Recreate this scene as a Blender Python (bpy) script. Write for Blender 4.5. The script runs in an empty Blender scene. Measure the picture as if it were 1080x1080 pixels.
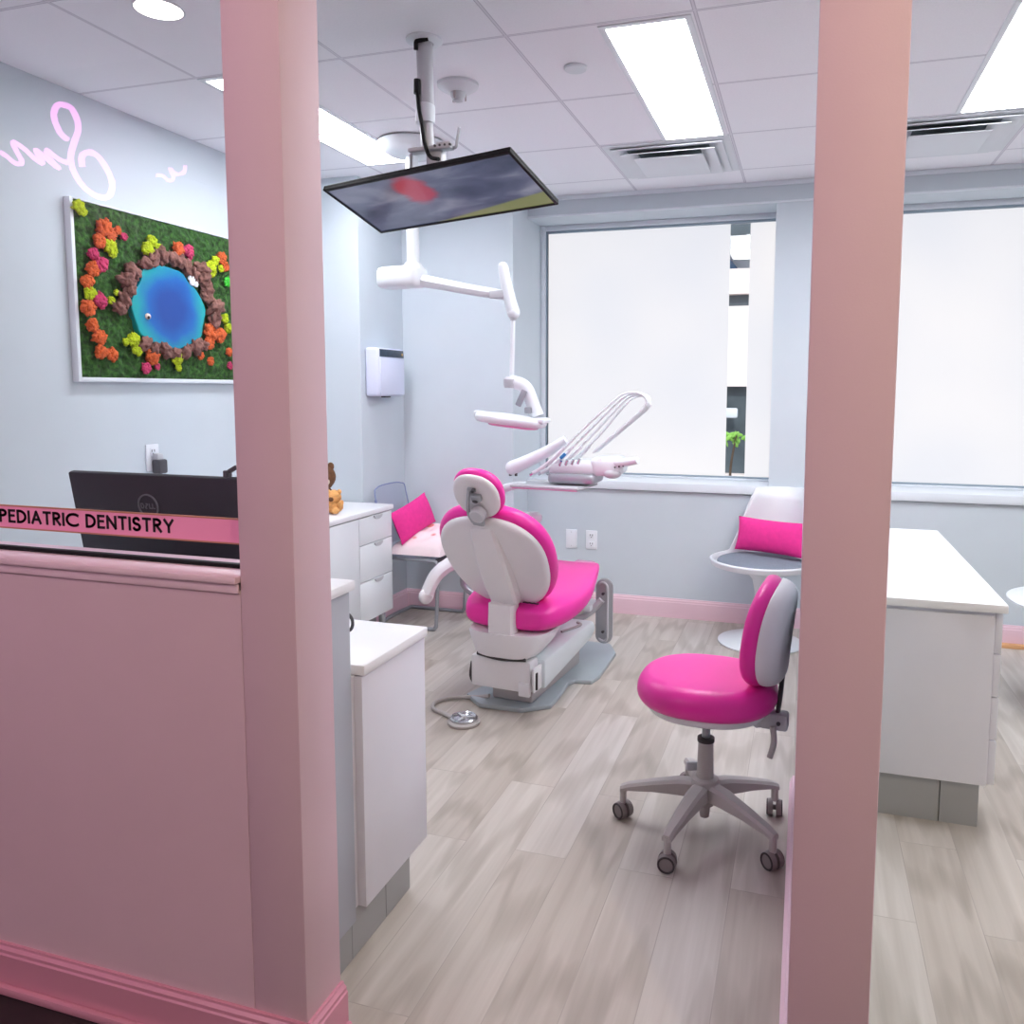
import bpy, bmesh, math, random
from mathutils import Matrix, Vector, noise

random.seed(7)
COL = bpy.context.scene.collection
PI = math.pi

# ------------------------------------------------------------------ materials
def lin(c):
    if isinstance(c, str):
        c = c.lstrip('#')
        c = [int(c[i:i+2], 16)/255 for i in (0, 2, 4)]
    return tuple((v/12.92 if v <= 0.04045 else ((v+0.055)/1.055)**2.4) for v in c)

def new_mat(name):
    m = bpy.data.materials.new(name)
    m.use_nodes = True
    nt = m.node_tree
    nt.nodes.clear()
    out = nt.nodes.new('ShaderNodeOutputMaterial')
    return m, nt, out

def N(nt, kind, **kw):
    n = nt.nodes.new(kind)
    for k, v in kw.items():
        if k.startswith('_'):
            setattr(n, k[1:], v)
        else:
            n.inputs[k.replace('__', ' ')].default_value = v
    return n

def pmat(name, col, rough=0.5, metal=0.0, var=0.04, scale=6.0, bump=0.0, bscale=200.0, coat=0.0, emis=None, estr=0.0, spec=0.5, trans=0.0, sss=0.0):
    """plain procedural surface: colour mottled by noise, optional fine bump"""
    m, nt, out = new_mat(name)
    b = N(nt, 'ShaderNodeBsdfPrincipled')
    L = nt.links.new
    tc = N(nt, 'ShaderNodeTexCoord')
    c = lin(col)
    no = N(nt, 'ShaderNodeTexNoise'); no.inputs['Scale'].default_value = scale; no.inputs['Detail'].default_value = 3
    L(tc.outputs['Object'], no.inputs['Vector'])
    rp = N(nt, 'ShaderNodeValToRGB')
    rp.color_ramp.elements[0].position = 0.3; rp.color_ramp.elements[1].position = 0.7
    rp.color_ramp.elements[0].color = tuple(max(0, v*(1-var)) for v in c)+(1,)
    rp.color_ramp.elements[1].color = tuple(min(1, v*(1+var)) for v in c)+(1,)
    L(no.outputs['Fac'], rp.inputs['Fac'])
    L(rp.outputs['Color'], b.inputs['Base Color'])
    b.inputs['Roughness'].default_value = rough
    b.inputs['Metallic'].default_value = metal
    b.inputs['Coat Weight'].default_value = coat
    b.inputs['Specular IOR Level'].default_value = spec
    b.inputs['Transmission Weight'].default_value = trans
    if emis:
        b.inputs['Emission Color'].default_value = lin(emis)+(1,)
        b.inputs['Emission Strength'].default_value = estr
    if bump > 0:
        n2 = N(nt, 'ShaderNodeTexNoise'); n2.inputs['Scale'].default_value = bscale; n2.inputs['Detail'].default_value = 2
        L(tc.outputs['Object'], n2.inputs['Vector'])
        bp = N(nt, 'ShaderNodeBump'); bp.inputs['Strength'].default_value = bump; bp.inputs['Distance'].default_value = 0.004
        L(n2.outputs['Fac'], bp.inputs['Height']); L(bp.outputs['Normal'], b.inputs['Normal'])
    L(b.outputs['BSDF'], out.inputs['Surface'])
    return m

def emit(name, col, strength):
    m, nt, out = new_mat(name)
    e = N(nt, 'ShaderNodeEmission'); e.inputs['Color'].default_value = lin(col)+(1,); e.inputs['Strength'].default_value = strength
    nt.links.new(e.outputs[0], out.inputs['Surface'])
    return m

def glassmat(name, tint=(1, 1, 1), ior=1.5, rough=0.0, haze=0.0, hazecol='#c8d4e8'):
    m, nt, out = new_mat(name)
    L = nt.links.new
    t = N(nt, 'ShaderNodeBsdfTransparent'); t.inputs['Color'].default_value = tuple(tint)+(1,)
    g = N(nt, 'ShaderNodeBsdfGlossy'); g.inputs['Roughness'].default_value = rough
    # reflectance from the viewing angle, the same for both faces of a thin sheet
    f0 = ((ior-1)/(ior+1))**2*1.6
    ge = N(nt, 'ShaderNodeNewGeometry')
    dt = N(nt, 'ShaderNodeVectorMath', _operation='DOT_PRODUCT'); L(ge.outputs['Incoming'], dt.inputs[0]); L(ge.outputs['Normal'], dt.inputs[1])
    ab = N(nt, 'ShaderNodeMath', _operation='ABSOLUTE'); L(dt.outputs['Value'], ab.inputs[0])
    om = N(nt, 'ShaderNodeMath', _operation='SUBTRACT'); om.inputs[0].default_value = 1.0; L(ab.outputs[0], om.inputs[1])
    pw_ = N(nt, 'ShaderNodeMath', _operation='POWER'); L(om.outputs[0], pw_.inputs[0]); pw_.inputs[1].default_value = 5.0
    f = N(nt, 'ShaderNodeMath', _operation='MULTIPLY_ADD'); L(pw_.outputs[0], f.inputs[0]); f.inputs[1].default_value = 1-f0; f.inputs[2].default_value = f0
    mx = N(nt, 'ShaderNodeMixShader')
    L(f.outputs[0], mx.inputs[0]); L(t.outputs[0], mx.inputs[1]); L(g.outputs[0], mx.inputs[2])
    last = mx.outputs[0]
    if haze > 0:
        d = N(nt, 'ShaderNodeBsdfDiffuse'); d.inputs['Color'].default_value = lin(hazecol)+(1,)
        m2 = N(nt, 'ShaderNodeMixShader'); m2.inputs[0].default_value = haze
        L(last, m2.inputs[1]); L(d.outputs[0], m2.inputs[2]); last = m2.outputs[0]
    L(last, out.inputs['Surface'])
    return m

def floor_mat():
    m, nt, out = new_mat('vinyl_wood_planks')
    L = nt.links.new
    b = N(nt, 'ShaderNodeBsdfPrincipled')
    tc = N(nt, 'ShaderNodeTexCoord')
    mp = N(nt, 'ShaderNodeMapping'); mp.inputs['Rotation'].default_value = (0, 0, PI/2)
    L(tc.outputs['Object'], mp.inputs['Vector'])
    br = N(nt, 'ShaderNodeTexBrick')
    br.offset = 0.37; br.offset_frequency = 2
    br.inputs['Scale'].default_value = 1.0
    br.inputs['Brick Width'].default_value = 1.05
    br.inputs['Row Height'].default_value = 0.155
    br.inputs['Mortar Size'].default_value = 0.0012
    br.inputs['Bias'].default_value = 0.0
    br.inputs['Color1'].default_value = (0, 0, 0, 1); br.inputs['Color2'].default_value = (1, 1, 1, 1); br.inputs['Mortar'].default_value = (0.3, 0.3, 0.3, 1)
    L(mp.outputs[0], br.inputs['Vector'])
    rp = N(nt, 'ShaderNodeValToRGB')
    cr = rp.color_ramp
    cr.elements[0].position = 0.0; cr.elements[0].color = lin('#b9b0a7')+(1,)
    cr.elements[1].position = 1.0; cr.elements[1].color = lin('#cdc7c1')+(1,)
    e = cr.elements.new(0.45); e.color = lin('#c5bdb5')+(1,)
    L(br.outputs['Color'], rp.inputs['Fac'])
    # grain: noise stretched along the plank, offset per plank
    add = N(nt, 'ShaderNodeVectorMath', _operation='ADD')
    sc = N(nt, 'ShaderNodeVectorMath', _operation='SCALE'); sc.inputs['Scale'].default_value = 7.0
    L(br.outputs['Color'], sc.inputs[0]); L(tc.outputs['Object'], add.inputs[0]); L(sc.outputs[0], add.inputs[1])
    m2 = N(nt, 'ShaderNodeMapping'); m2.inputs['Scale'].default_value = (34, 1.3, 1)
    L(add.outputs[0], m2.inputs['Vector'])
    g1 = N(nt, 'ShaderNodeTexNoise'); g1.inputs['Scale'].default_value = 1.0; g1.inputs['Detail'].default_value = 4; g1.inputs['Distortion'].default_value = 0.35
    L(m2.outputs[0], g1.inputs['Vector'])
    r2 = N(nt, 'ShaderNodeValToRGB'); r2.color_ramp.elements[0].position = 0.3; r2.color_ramp.elements[1].position = 0.72
    r2.color_ramp.elements[0].color = (0.80, 0.775, 0.75, 1); r2.color_ramp.elements[1].color = (1.06, 1.06, 1.06, 1)
    L(g1.outputs['Fac'], r2.inputs['Fac'])
    m3 = N(nt, 'ShaderNodeMapping'); m3.inputs['Scale'].default_value = (4.5, 0.42, 1)
    L(add.outputs[0], m3.inputs['Vector'])
    wv = N(nt, 'ShaderNodeTexWave', _wave_type='RINGS'); wv.inputs['Scale'].default_value = 2.2; wv.inputs['Distortion'].default_value = 6.5; wv.inputs['Detail'].default_value = 2.0; wv.inputs['Detail Scale'].default_value = 0.9
    L(m3.outputs[0], wv.inputs['Vector'])
    r3 = N(nt, 'ShaderNodeValToRGB'); r3.color_ramp.elements[0].color = (0.80, 0.785, 0.765, 1); r3.color_ramp.elements[0].position = 0.0; r3.color_ramp.elements[1].position = 0.35; r3.color_ramp.elements[1].color = (1, 1, 1, 1)
    L(wv.outputs['Fac'], r3.inputs['Fac'])
    mu = N(nt, 'ShaderNodeMix', _data_type='RGBA', _blend_type='MULTIPLY'); mu.inputs[0].default_value = 0.75
    L(rp.outputs[0], mu.inputs[6]); L(r2.outputs[0], mu.inputs[7])
    mu2 = N(nt, 'ShaderNodeMix', _data_type='RGBA', _blend_type='MULTIPLY'); mu2.inputs[0].default_value = 0.85
    L(mu.outputs[2], mu2.inputs[6]); L(r3.outputs[0], mu2.inputs[7])
    seam = N(nt, 'ShaderNodeMix', _data_type='RGBA'); seam.inputs[7].default_value = lin('#8d8680')+(1,)
    sf = N(nt, 'ShaderNodeMath', _operation='MULTIPLY'); sf.inputs[1].default_value = 0.35
    L(br.outputs['Fac'], sf.inputs[0]); L(sf.outputs[0], seam.inputs[0]); L(mu2.outputs[2], seam.inputs[6])
    L(seam.outputs[2], b.inputs['Base Color'])
    b.inputs['Roughness'].default_value = 0.42
    b.inputs['Specular IOR Level'].default_value = 0.4
    bp = N(nt, 'ShaderNodeBump'); bp.inputs['Strength'].default_value = 0.12; bp.inputs['Distance'].default_value = 0.002
    L(g1.outputs['Fac'], bp.inputs['Height']); L(bp.outputs[0], b.inputs['Normal'])
    L(b.outputs[0], out.inputs['Surface'])
    return m

GX, GY, GP = -2.187, 1.937, 0.6102          # ceiling grid origin and pitch
def ceiling_mat():
    m, nt, out = new_mat('acoustic_ceiling_tiles')
    L = nt.links.new
    b = N(nt, 'ShaderNodeBsdfPrincipled')
    tc = N(nt, 'ShaderNodeTexCoord'); sx = N(nt, 'ShaderNodeSeparateXYZ'); L(tc.outputs['Object'], sx.inputs[0])
    def line(sock, origin, half):
        a = N(nt, 'ShaderNodeMath', _operation='SUBTRACT'); L(sock, a.inputs[0]); a.inputs[1].default_value = origin - GP*40.5
        d = N(nt, 'ShaderNodeMath', _operation='DIVIDE'); L(a.outputs[0], d.inputs[0]); d.inputs[1].default_value = GP
        fr = N(nt, 'ShaderNodeMath', _operation='FRACT'); L(d.outputs[0], fr.inputs[0])
        s = N(nt, 'ShaderNodeMath', _operation='SUBTRACT'); L(fr.outputs[0], s.inputs[0]); s.inputs[1].default_value = 0.5
        ab = N(nt, 'ShaderNodeMath', _operation='ABSOLUTE'); L(s.outputs[0], ab.inputs[0])
        lt = N(nt, 'ShaderNodeMath', _operation='LESS_THAN'); L(ab.outputs[0], lt.inputs[0]); lt.inputs[1].default_value = half/GP
        return lt.outputs[0]
    def both(half):
        mx = N(nt, 'ShaderNodeMath', _operation='MAXIMUM')
        L(line(sx.outputs[0], GX, half), mx.inputs[0]); L(line(sx.outputs[1], GY, half), mx.inputs[1])
        return mx.outputs[0]
    no = N(nt, 'ShaderNodeTexNoise'); no.inputs['Scale'].default_value = 160; no.inputs['Detail'].default_value = 3
    L(tc.outputs['Object'], no.inputs['Vector'])
    rp = N(nt, 'ShaderNodeValToRGB'); rp.color_ramp.elements[0].color = lin('#eff0f7')+(1,); rp.color_ramp.elements[1].color = lin('#fafaff')+(1,)
    L(no.outputs['Fac'], rp.inputs['Fac'])
    m1 = N(nt, 'ShaderNodeMix', _data_type='RGBA'); m1.inputs[7].default_value = lin('#c6c5d0')+(1,)  # grey edges along the grid bars: their shadow lines painted in
    L(both(0.0065), m1.inputs[0]); L(rp.outputs[0], m1.inputs[6])
    m2 = N(nt, 'ShaderNodeMix', _data_type='RGBA'); m2.inputs[7].default_value = lin('#e2e2ea')+(1,)
    L(both(0.0035), m2.inputs[0]); L(m1.outputs[2], m2.inputs[6])
    L(m2.outputs[2], b.inputs['Base Color'])
    b.inputs['Roughness'].default_value = 0.9
    L(b.outputs[0], out.inputs['Surface'])
    return m

def moss_mat():
    m, nt, out = new_mat('moss_green')
    L = nt.links.new
    b = N(nt, 'ShaderNodeBsdfPrincipled'); b.inputs['Roughness'].default_value = 0.95
    tc = N(nt, 'ShaderNodeTexCoord')
    no = N(nt, 'ShaderNodeTexNoise'); no.inputs['Scale'].default_value = 60; no.inputs['Detail'].default_value = 6
    L(tc.outputs['Object'], no.inputs['Vector'])
    rp = N(nt, 'ShaderNodeValToRGB'); cr = rp.color_ramp
    cr.elements[0].position = 0.3; cr.elements[0].color = lin('#122a0c')+(1,)
    cr.elements[1].position = 0.75; cr.elements[1].color = lin('#487a2e')+(1,)
    e = cr.elements.new(0.5); e.color = lin('#27541c')+(1,)
    L(no.outputs['Fac'], rp.inputs['Fac']); L(rp.outputs[0], b.inputs['Base Color'])
    bp = N(nt, 'ShaderNodeBump'); bp.inputs['Strength'].default_value = 0.9; bp.inputs['Distance'].default_value = 0.01
    L(no.outputs['Fac'], bp.inputs['Height']); L(bp.outputs[0], b.inputs['Normal'])
    L(b.outputs[0], out.inputs['Surface'])
    return m

def pool_mat(cy, cz):
    m, nt, out = new_mat('resin_pool_blue')
    L = nt.links.new
    b = N(nt, 'ShaderNodeBsdfPrincipled'); b.inputs['Roughness'].default_value = 0.25
    tc = N(nt, 'ShaderNodeTexCoord')
    mp = N(nt, 'ShaderNodeMapping'); mp.inputs['Location'].default_value = (0, -cy, -cz); mp.inputs['Scale'].default_value = (0, 1, 1)
    L(tc.outputs['Object'], mp.inputs['Vector'])
    ln = N(nt, 'ShaderNodeVectorMath', _operation='LENGTH'); L(mp.outputs[0], ln.inputs[0])
    no = N(nt, 'ShaderNodeTexNoise'); no.inputs['Scale'].default_value = 9; L(tc.outputs['Object'], no.inputs['Vector'])
    ma = N(nt, 'ShaderNodeMath', _operation='MULTIPLY_ADD'); L(no.outputs['Fac'], ma.inputs[0]); ma.inputs[1].default_value = 0.07; L(ln.outputs['Value'], ma.inputs[2])
    rp = N(nt, 'ShaderNodeValToRGB'); cr = rp.color_ramp
    cr.elements[0].position = 0.10; cr.elements[0].color = lin('#0f4698')+(1,)
    cr.elements[1].position = 0.235; cr.elements[1].color = lin('#0fa2a8')+(1,)
    e = cr.elements.new(0.165); e.color = lin('#0a62b4')+(1,)
    L(ma.outputs[0], rp.inputs['Fac']); L(rp.outputs[0], b.inputs['Base Color'])
    L(rp.outputs[0], b.inputs['Emission Color']); b.inputs['Emission Strength'].default_value = 0.0
    L(b.outputs[0], out.inputs['Surface'])
    return m

def screen_mat():
    m, nt, out = new_mat('screen_colours')
    L = nt.links.new
    b = N(nt, 'ShaderNodeBsdfPrincipled'); b.inputs['Roughness'].default_value = 0.12; b.inputs['Base Color'].default_value = (0.02, 0.022, 0.03, 1); b.inputs['Specular IOR Level'].default_value = 0.5
    tc = N(nt, 'ShaderNodeTexCoord')
    mp = N(nt, 'ShaderNodeMapping'); mp.inputs['Scale'].default_value = (4, 11, 1); mp.inputs['Rotation'].default_value = (0, 0, 0.25)
    L(tc.outputs['Object'], mp.inputs['Vector'])
    no = N(nt, 'ShaderNodeTexNoise'); no.inputs['Scale'].default_value = 1.0; no.inputs['Detail'].default_value = 5; no.inputs['Distortion'].default_value = 0.5
    L(mp.outputs[0], no.inputs['Vector'])
    rp = N(nt, 'ShaderNodeValToRGB'); cr = rp.color_ramp
    cr.elements[0].position = 0.28; cr.elements[0].color = lin('#35415c')+(1,)
    cr.elements[1].position = 0.72; cr.elements[1].color = lin('#9a9cb2')+(1,)
    e = cr.elements.new(0.5); e.color = lin('#5f6584')+(1,)
    L(no.outputs['Fac'], rp.inputs['Fac'])
    # red patch left of centre, and a yellow-green wedge in a corner
    def blob(cx, cy, sx, sy):
        mm = N(nt, 'ShaderNodeMapping'); mm.inputs['Location'].default_value = (-cx/sx, -cy/sy, 0); mm.inputs['Scale'].default_value = (1/sx, 1/sy, 0)
        L(tc.outputs['Object'], mm.inputs['Vector'])
        l = N(nt, 'ShaderNodeVectorMath', _operation='LENGTH'); L(mm.outputs[0], l.inputs[0])
        a = N(nt, 'ShaderNodeMath', _operation='MULTIPLY_ADD'); L(no.outputs['Fac'], a.inputs[0]); a.inputs[1].default_value = 1.6; L(l.outputs['Value'], a.inputs[2])
        r = N(nt, 'ShaderNodeMapRange'); r.inputs[1].default_value = 1.75; r.inputs[2].default_value = 1.35
        L(a.outputs[0], r.inputs[0]); return r.outputs[0]
    m1 = N(nt, 'ShaderNodeMix', _data_type='RGBA'); m1.inputs[7].default_value = lin('#b81848')+(1,)
    L(blob(-0.06, 0.055, 0.085, 0.10), m1.inputs[0]); L(rp.outputs[0], m1.inputs[6])
    sx = N(nt, 'ShaderNodeSeparateXYZ'); L(tc.outputs['Object'], sx.inputs[0])
    a = N(nt, 'ShaderNodeMath', _operation='MULTIPLY_ADD'); L(sx.outputs[0], a.inputs[0]); a.inputs[1].default_value = -0.15; L(sx.outputs[1], a.inputs[2])
    r = N(nt, 'ShaderNodeMapRange'); r.inputs[1].default_value = -0.122; r.inputs[2].default_value = -0.132; L(a.outputs[0], r.inputs[0])
    m2 = N(nt, 'ShaderNodeMix', _data_type='RGBA'); m2.inputs[7].default_value = lin('#8f9360')+(1,)
    L(r.outputs[0], m2.inputs[0]); L(m1.outputs[2], m2.inputs[6])
    L(m2.outputs[2], b.inputs['Emission Color']); b.inputs['Emission Strength'].default_value = 0.44
    L(b.outputs[0], out.inputs['Surface'])
    return m

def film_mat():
    """frosted film on the window, its emission standing in for scattered daylight"""
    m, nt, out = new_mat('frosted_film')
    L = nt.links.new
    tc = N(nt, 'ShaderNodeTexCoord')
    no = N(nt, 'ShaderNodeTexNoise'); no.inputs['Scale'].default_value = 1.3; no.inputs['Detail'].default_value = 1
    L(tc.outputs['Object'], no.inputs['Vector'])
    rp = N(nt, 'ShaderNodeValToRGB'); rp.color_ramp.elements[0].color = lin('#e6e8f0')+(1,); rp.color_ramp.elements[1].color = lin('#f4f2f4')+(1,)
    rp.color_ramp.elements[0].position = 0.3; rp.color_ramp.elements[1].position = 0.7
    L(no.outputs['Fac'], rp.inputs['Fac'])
    e = N(nt, 'ShaderNodeEmission'); e.inputs['Strength'].default_value = 0.67; L(rp.outputs[0], e.inputs['Color'])  # backlit glow put into the film itself instead of light from outside
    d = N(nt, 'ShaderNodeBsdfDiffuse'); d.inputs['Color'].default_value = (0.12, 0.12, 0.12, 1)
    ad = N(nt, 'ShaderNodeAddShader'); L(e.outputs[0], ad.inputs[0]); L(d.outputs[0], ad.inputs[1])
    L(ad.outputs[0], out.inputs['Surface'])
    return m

M = dict(
    wall=pmat('wall_paint_pale_blue', '#cad4dc', 0.75, var=0.012, bump=0.05, bscale=300),
    trimw=pmat('trim_paint_white', '#dfe6ee', 0.45, var=0.01),
    pinkwall=pmat('wall_paint_pink', '#e2c1cb', 0.6, var=0.012, bump=0.05, bscale=300),
    pinktrim=pmat('trim_paint_pink', '#eccbd8', 0.35, var=0.012),
    pinktrimhall=pmat('hall_trim_paint_pink', '#dc97ac', 0.33, var=0.012),
    ceiling=ceiling_mat(), floor=floor_mat(),
    hallfloor=pmat('hall_floor_dark', '#2a2024', 0.5, var=0.25, scale=12),
    hallwall=pmat('hall_wall_paint', '#b4b0b3', 0.8, var=0.02),
    white=pmat('white_lacquer', '#e7edf2', 0.3, var=0.008, coat=0.2),
    whitetop=pmat('white_worktop', '#f3f4f8', 0.3, var=0.01),
    cabinet=pmat('cabinet_laminate', '#e4e4ee', 0.38, var=0.012),
    cabgrey=pmat('panel_grey', '#b4b8c2', 0.5, var=0.015),
    toegrey=pmat('toe_kick_grey', '#a5a6a8', 0.45, var=0.02),
    shell=pmat('white_plastic_shell', '#e4e3e6', 0.35, var=0.012),
    shellcool=pmat('cool_white_plastic', '#dde6ea', 0.32, var=0.012),
    pink=pmat('pink_vinyl', '#ef2da4', 0.36, var=0.03, scale=5, bump=0.05, bscale=400),
    pinkcloth=pmat('pink_fabric', '#e92f92', 0.8, var=0.05, scale=40, bump=0.3, bscale=500),
    toeclear=pmat('clear_pink_plastic', '#f0a8d0', 0.2, var=0.02),
    greymetal=pmat('grey_metal', '#a9adb4', 0.4, metal=0.55, var=0.02),
    greyplastic=pmat('grey_plastic', '#b6b0af', 0.45, var=0.02),
    lightgrey=pmat('light_grey_plastic', '#c4c6cc', 0.4, var=0.02),
    plate=pmat('base_plate_grey', '#aab4ba', 0.4, metal=0.2, var=0.03),
    darkgrey=pmat('dark_grey_plastic', '#4a4a4f', 0.5, var=0.03),
    caster=pmat('caster_grey', '#857c7d', 0.5, var=0.03),
    rubber=pmat('dark_rubber', '#3b3638', 0.6, var=0.03),
    chrome=pmat('polished_steel', '#cfd2d6', 0.18, metal=1.0, var=0.01),
    black=pmat('black_plastic', '#101114', 0.55, var=0.05, spec=0.25),
    monitorback=pmat('monitor_back_black', '#22242c', 0.5, var=0.04, bump=0.08, bscale=600),
    logogrey=pmat('logo_grey', '#6a6b72', 0.4, var=0.02),
    felt=pmat('grey_felt', '#7d8794', 0.9, var=0.05, scale=60, bump=0.2, bscale=500),
    moss=moss_mat(), pool=pool_mat(2.92, 1.70),
    tufty=pmat('moss_yellow', '#b0c410', 0.95, var=0.25, scale=80, bump=0.8, bscale=160),
    tufto=pmat('moss_orange', '#cf5f2c', 0.95, var=0.25, scale=80, bump=0.8, bscale=160),
    tuftp=pmat('moss_pink', '#c03a66', 0.95, var=0.25, scale=80, bump=0.8, bscale=160),
    tuftg=pmat('moss_bright_green', '#3fc238', 0.95, var=0.25, scale=80, bump=0.8, bscale=160),
    rock=pmat('driftwood_brown', '#80584f', 0.9, var=0.4, scale=45, bump=0.8, bscale=90),
    panel=emit('light_panel_glow', '#f8faff', 17.5),
    downlight=emit('downlight_glow', '#fff0e4', 6.0),
    neon=emit('neon_pink', '#ff9af0', 9.0),
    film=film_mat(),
    glass=glassmat('clear_glass', (0.97, 0.985, 0.99), 1.5),
    ghost=glassmat('clear_acrylic', (0.93, 0.95, 0.985), 1.45, 0.05, 0.14, '#b9c4e2'),
    ghostedge=pmat('acrylic_blue_edge', '#8f9cc4', 0.2, var=0.02),
    winframe=pmat('window_frame_grey', '#8fa0ae', 0.4, metal=0.3, var=0.02),
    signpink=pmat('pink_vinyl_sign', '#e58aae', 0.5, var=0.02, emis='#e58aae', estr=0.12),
    signedge=pmat('sign_gold_edge', '#c48268', 0.5, var=0.02),
    signtext=pmat('sign_black_letters', '#12080e', 0.6, var=0.02),
    facade=pmat('facade_stucco', '#f2e6e2', 0.9, var=0.02),
    facadewin=pmat('facade_dark_window', '#4b565c', 0.3, var=0.25, scale=4),
    bluewin=pmat('facade_blue_glass', '#3d6a92', 0.2, var=0.1),
    leaf=pmat('leaf_green', '#8fc65a', 0.7, var=0.2),
    bark=pmat('stem_brown', '#5a4a3c', 0.9, var=0.2),
    ground=pmat('pavement', '#8d8d8d', 0.9, var=0.1),
    screen=screen_mat(),
    dark=pmat('vent_shade_grey', '#8b979d', 0.8, var=0.1),
    ventwhite=pmat('vent_white', '#dfe4ea', 0.5, var=0.01),
    plushtan=pmat('plush_tan', '#e0a868', 1.0, var=0.2, scale=60, bump=0.6, bscale=250),
    plushbrown=pmat('plush_brown', '#6b4a32', 1.0, var=0.2, scale=60, bump=0.6, bscale=250),
    plushcream=pmat('plush_cream', '#e9d9cc', 1.0, var=0.1, scale=60, bump=0.6, bscale=250),
    display=pmat('display_strip', '#2a3a4c', 0.3, var=0.3, scale=30),
    gold=pmat('indicator_amber', '#c8a058', 0.4, var=0.05),
    dispenser=pmat('dispenser_white', '#d6dcf2', 0.35, var=0.01),
    bluemark=pmat('blue_marking', '#3a93d8', 0.4, var=0.02),
    violet=emit('violet_indicator', '#c9b8ff', 1.2),
    hose=pmat('hose_translucent_white', '#e2eaee', 0.35, var=0.01),
    woodtan=pmat('tan_wood_strip', '#dca878', 0.6, var=0.08, scale=20),
    wallplate=pmat('outlet_white', '#e9edf4', 0.4, var=0.01),
)

def blanket_mat():
    m, nt, out = new_mat('blanket_pale_pink_red_dots')
    L = nt.links.new
    b = N(nt, 'ShaderNodeBsdfPrincipled'); b.inputs['Roughness'].default_value = 0.95
    tc = N(nt, 'ShaderNodeTexCoord')
    vo = N(nt, 'ShaderNodeTexVoronoi'); vo.inputs['Scale'].default_value = 7.5; L(tc.outputs['Object'], vo.inputs['Vector'])
    r = N(nt, 'ShaderNodeMapRange'); r.inputs[1].default_value = 0.20; r.inputs[2].default_value = 0.14; L(vo.outputs['Distance'], r.inputs[0])
    mx = N(nt, 'ShaderNodeMix', _data_type='RGBA'); mx.inputs[6].default_value = lin('#f2e0e4')+(1,); mx.inputs[7].default_value = lin('#dc7f80')+(1,)
    L(r.outputs[0], mx.inputs[0]); L(mx.outputs[2], b.inputs['Base Color'])
    no = N(nt, 'ShaderNodeTexNoise'); no.inputs['Scale'].default_value = 120; L(tc.outputs['Object'], no.inputs['Vector'])
    bp = N(nt, 'ShaderNodeBump'); bp.inputs['Strength'].default_value = 0.3; bp.inputs['Distance'].default_value = 0.004
    L(no.outputs['Fac'], bp.inputs['Height']); L(bp.outputs[0], b.inputs['Normal'])
    L(b.outputs[0], out.inputs['Surface'])
    return m
M['blanket'] = blanket_mat()

# ------------------------------------------------------------------ mesh kit
def RX(a): return Matrix.Rotation(a, 4, 'X')
def RY(a): return Matrix.Rotation(a, 4, 'Y')
def RZ(a): return Matrix.Rotation(a, 4, 'Z')
def T(x, y=None, z=None):
    return Matrix.Translation(x if y is None else (x, y, z))

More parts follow.
